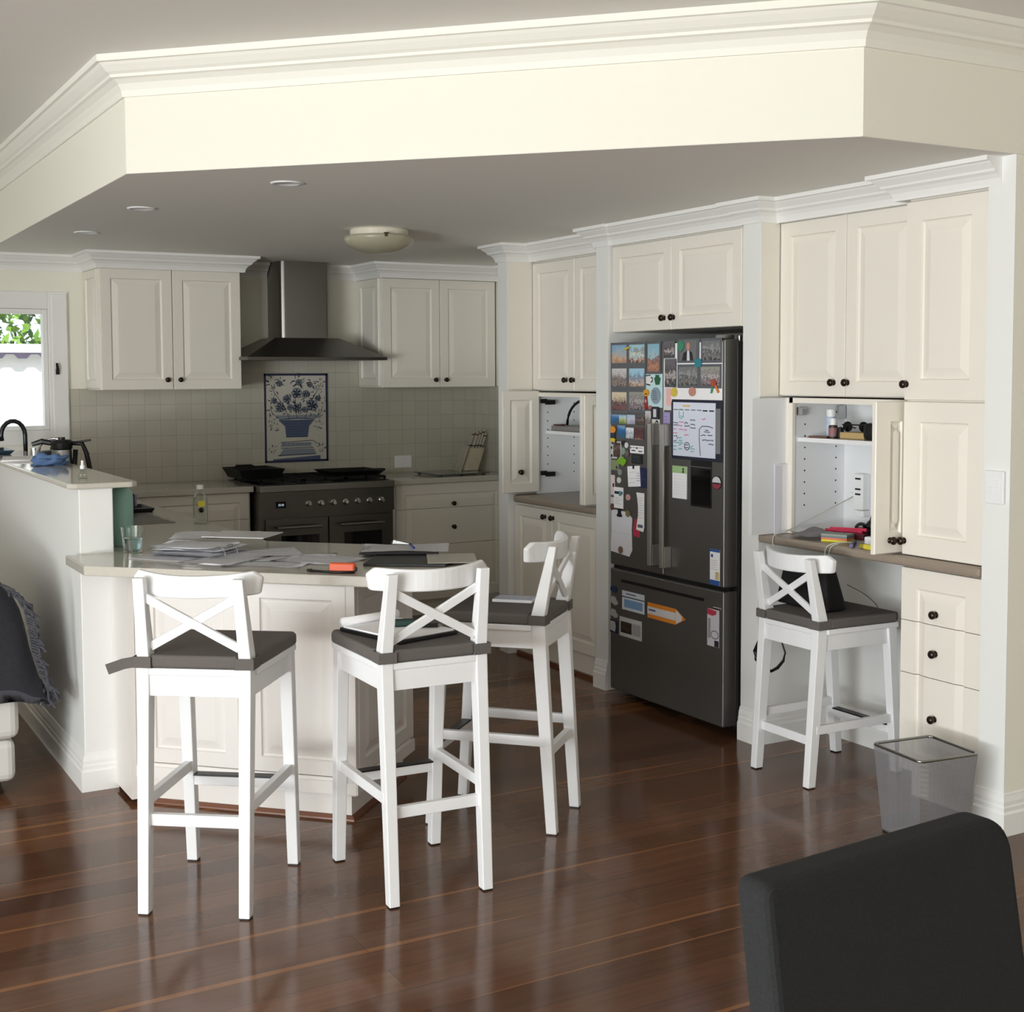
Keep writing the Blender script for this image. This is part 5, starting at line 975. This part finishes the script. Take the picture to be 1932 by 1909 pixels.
p = thing('highlighter', 'yellow highlighter lying at the desk edge', 'highlighter', (3.775, 3.83, DK), R(85)); part(p, 'barrel', MB().box(-.05, .02, -.011, .011, 0, .02), mat('yellow_plastic', (222, 206, 70), .4), .005); part(p, 'cap', MB().box(.02, .045, -.009, .009, .001, .019), mat('olive_cap', (150, 140, 50), .4), .004)
p = thing('marker_pen', 'purple marker pen lying on the desk', 'pen', (3.80, 3.94, DK), R(40)); part(p, 'barrel', MB().cyl((-.06, 0, .0085), .008, .10, 'x', 12), mat('purple_pen', (66, 54, 110), .4)); part(p, 'cap', MB().cyl((.04, 0, .0085), .0084, .028, 'x', 12), BLACK)
# ---------------------------------------------------------------- waste bin
MESH = bpy.data.materials.new('wire_mesh'); MESH.use_nodes = True; nt = MESH.node_tree
pb = nt.nodes['Principled BSDF']; pb.inputs['Base Color'].default_value = lin((158, 158, 163)); pb.inputs['Metallic'].default_value = .4; pb.inputs['Roughness'].default_value = .4
tr = nt.nodes.new('ShaderNodeBsdfTransparent'); mx = nt.nodes.new('ShaderNodeMixShader'); tc = nt.nodes.new('ShaderNodeTexCoord'); wv = []
for ax in ('DIAGONAL', 'Z'):
    v = nt.nodes.new('ShaderNodeTexWave'); v.bands_direction = ax; v.inputs['Scale'].default_value = 120; v.inputs['Distortion'].default_value = 0; nt.links.new(tc.outputs['Object'], v.inputs['Vector']); wv.append(v)
mxm = nt.nodes.new('ShaderNodeMath'); mxm.operation = 'MAXIMUM'; nt.links.new(wv[0].outputs['Fac'], mxm.inputs[0]); nt.links.new(wv[1].outputs['Fac'], mxm.inputs[1])
gt = nt.nodes.new('ShaderNodeMath'); gt.operation = 'GREATER_THAN'; gt.inputs[1].default_value = .7; nt.links.new(mxm.outputs[0], gt.inputs[0])
nt.links.new(gt.outputs[0], mx.inputs[0]); nt.links.new(tr.outputs[0], mx.inputs[1]); nt.links.new(pb.outputs[0], mx.inputs[2]); nt.links.new(mx.outputs[0], nt.nodes['Material Output'].inputs['Surface'])
p = thing('waste_bin', 'silver wire mesh waste bin in front of the drawers', 'bin', (3.515, 3.280, 0), R(-7))
b = MB(); lo = [(-.10, -.10, .004), (.10, -.10, .004), (.10, .10, .004), (-.10, .10, .004)]; hi = [(-.124, -.124, .308), (.124, -.124, .308), (.124, .124, .308), (-.124, .124, .308)]
lv = [b.bm.verts.new(q) for q in lo]; hv = [b.bm.verts.new(q) for q in hi]; b.bm.faces.new(lv)
for i in range(4): b.bm.faces.new((lv[i], lv[(i+1) % 4], hv[(i+1) % 4], hv[i]))
part(p, 'mesh_basket', b, MESH)
def rrect(h, r, z, n=5):
    pts = []
    for cx, cy, a0 in ((h-r, h-r, 0), (-h+r, h-r, 90), (-h+r, -h+r, 180), (h-r, -h+r, 270)):
        for i in range(n+1): a = R(a0+90*i/n); pts.append((cx+r*math.cos(a), cy+r*math.sin(a), z))
    return pts+[pts[0]]
part(p, 'rim', MB().tube(rrect(.125, .02, .309), .005, 8), STEEL, smooth=True); part(p, 'base_ring', MB().tube(rrect(.101, .015, .004), .004, 8), STEEL, smooth=True)
# ---------------------------------------------------------------- dining chair in the foreground
p = thing('dining_chair', 'dark charcoal upholstered dining chair in the right foreground', 'dining chair', (1.274, 1.145, 0), R(4.5))
def rounded_top(w, z0, z1, r, n=8):
    pts = [(-w/2, z0), (w/2, z0)]
    for i in range(n+1): a = R(90*i/n); pts.append((w/2-r+r*math.cos(a), z1-r+r*math.sin(a)))
    for i in range(n+1): a = R(90+90*i/n); pts.append((-w/2+.018+.018*math.cos(a), z1-.018+.018*math.sin(a)))
    return pts
b = MB().xprism(rounded_top(.474, .44, 1.005, .05), -.0275, .0275)
for v in b.bm.verts:
    v.co.y += .02+(v.co.z-.44)*.16; v.co.x *= 1+.02*(1-(v.co.z-.44)/.56)
part(p, 'backrest', b, DKCHAIR, .012, seg=3)
part(p, 'seat', MB().box(-.235, .235, -.44, .0, .38, .47), DKCHAIR, .02, seg=3)
for x in (-.2, .2):
    for y in (-.40, .03): part(p, 'leg', MB().hexa([(x-.016, y-.016, 0), (x+.016, y-.016, 0), (x+.016, y+.016, 0), (x-.016, y+.016, 0)], [(x-.022, y-.022, .40), (x+.022, y-.022, .40), (x+.022, y+.022, .40), (x-.022, y+.022, .40)]), mat('dark_leg', (52, 36, 28), .4), .002)
# ---------------------------------------------------------------- sofa and throw at the left edge
SOFA = mat('white_leather', (214, 212, 208), .5, bump=.05, bscale=60)
p = thing('sofa', 'white sofa end at the left edge beside the low wall', 'sofa', (-.45, 5.36, 0))
part(p, 'base', MB().box(-.9, 1.285, .02, .95, .05, .215), SOFA, .03, seg=3); part(p, 'seat_cushion', MB().box(-.9, 1.30, 0, .95, .22, .40), SOFA, .035, seg=3)
part(p, 'backrest', MB().box(-.9, 1.20, .62, .95, .40, .80), SOFA, .05, seg=3); part(p, 'armrest', MB().box(1.00, 1.19, .16, .62, .40, .77), SOFA, .05, seg=3)
b = MB()
for x in (-.8, 1.2):
    for y in (.08, .85): b.box(x-.03, x+.03, y-.03, y+.03, 0, .05)
part(p, 'foot', b, BLACK)
THROW = mat('charcoal_throw', (74, 75, 82), .95, bump=.4, bscale=260, var=.1, vscale=60)
b = MB(); prof = [(-.5, 0, .86), (0, 0, .86), (.8, 0, .855), (1.10, 0, .85), (1.24, 0, .83), (1.315, 0, .755), (1.333, 0, .66), (1.345, 0, .56), (1.375, 0, .47), (1.40, 0, .40)]
gr = []
NY = 14
for i, (x, y, z) in enumerate(prof):
    row = []
    for j in range(NY+1):
        t = j/NY; fall = max(0, .12-t)/.12
        row.append(b.bm.verts.new((x+.012*math.sin(9*t+i)+.02*t*(1 if x > 1.2 else 0), -.03+1.0*t, (z if t > .1 else .355+(z-.355)*min(1, t/.1)**.6)+.008*math.sin(11*t+1.7*i))))
    gr.append(row)
for i in range(len(prof)-1):
    for j in range(NY): b.bm.faces.new((gr[i][j], gr[i+1][j], gr[i+1][j+1], gr[i][j+1]))
bmesh.ops.solidify(b.bm, geom=b.bm.faces[:], thickness=.012)
th = thing('throw_blanket', 'dark grey fringed throw draped over the sofa end', 'blanket', (-.45, 5.36, 0)); part(th, 'cloth', b, THROW, smooth=True, sub=1)
b = MB(); g = random.Random(9)
for i in range(90):
    y = -.02+.98*i/90; x = 1.40+g.uniform(-.01, .02); z0 = .40; b.tube([(x, y, z0), (x+g.uniform(-.02, .03), y+g.uniform(-.02, .02), z0-.03), (x+g.uniform(-.03, .03), y+g.uniform(-.03, .03), z0-.065)], .005, 5)
EDGE = [(1.24, .83), (1.315, .755), (1.333, .66), (1.345, .56), (1.375, .47), (1.40, .40)]
for (xa, za), (xb, zb3) in zip(EDGE, EDGE[1:]):
    for i in range(9):
        t = i/9; x, z = xa+(xb-xa)*t, za+(zb3-za)*t; q = Vector((x, -.028, z)); b.tube([q, q+Vector((.025+g.uniform(-.01, .01), -.01+g.uniform(-.01, .01), -.012)), q+Vector((.042+g.uniform(-.015, .015), -.012+g.uniform(-.015, .015), -.05+g.uniform(-.01, .01)))], .0055, 5)
f_ = part(th, 'fringe', b, THROW); f_['kind'] = 'stuff'
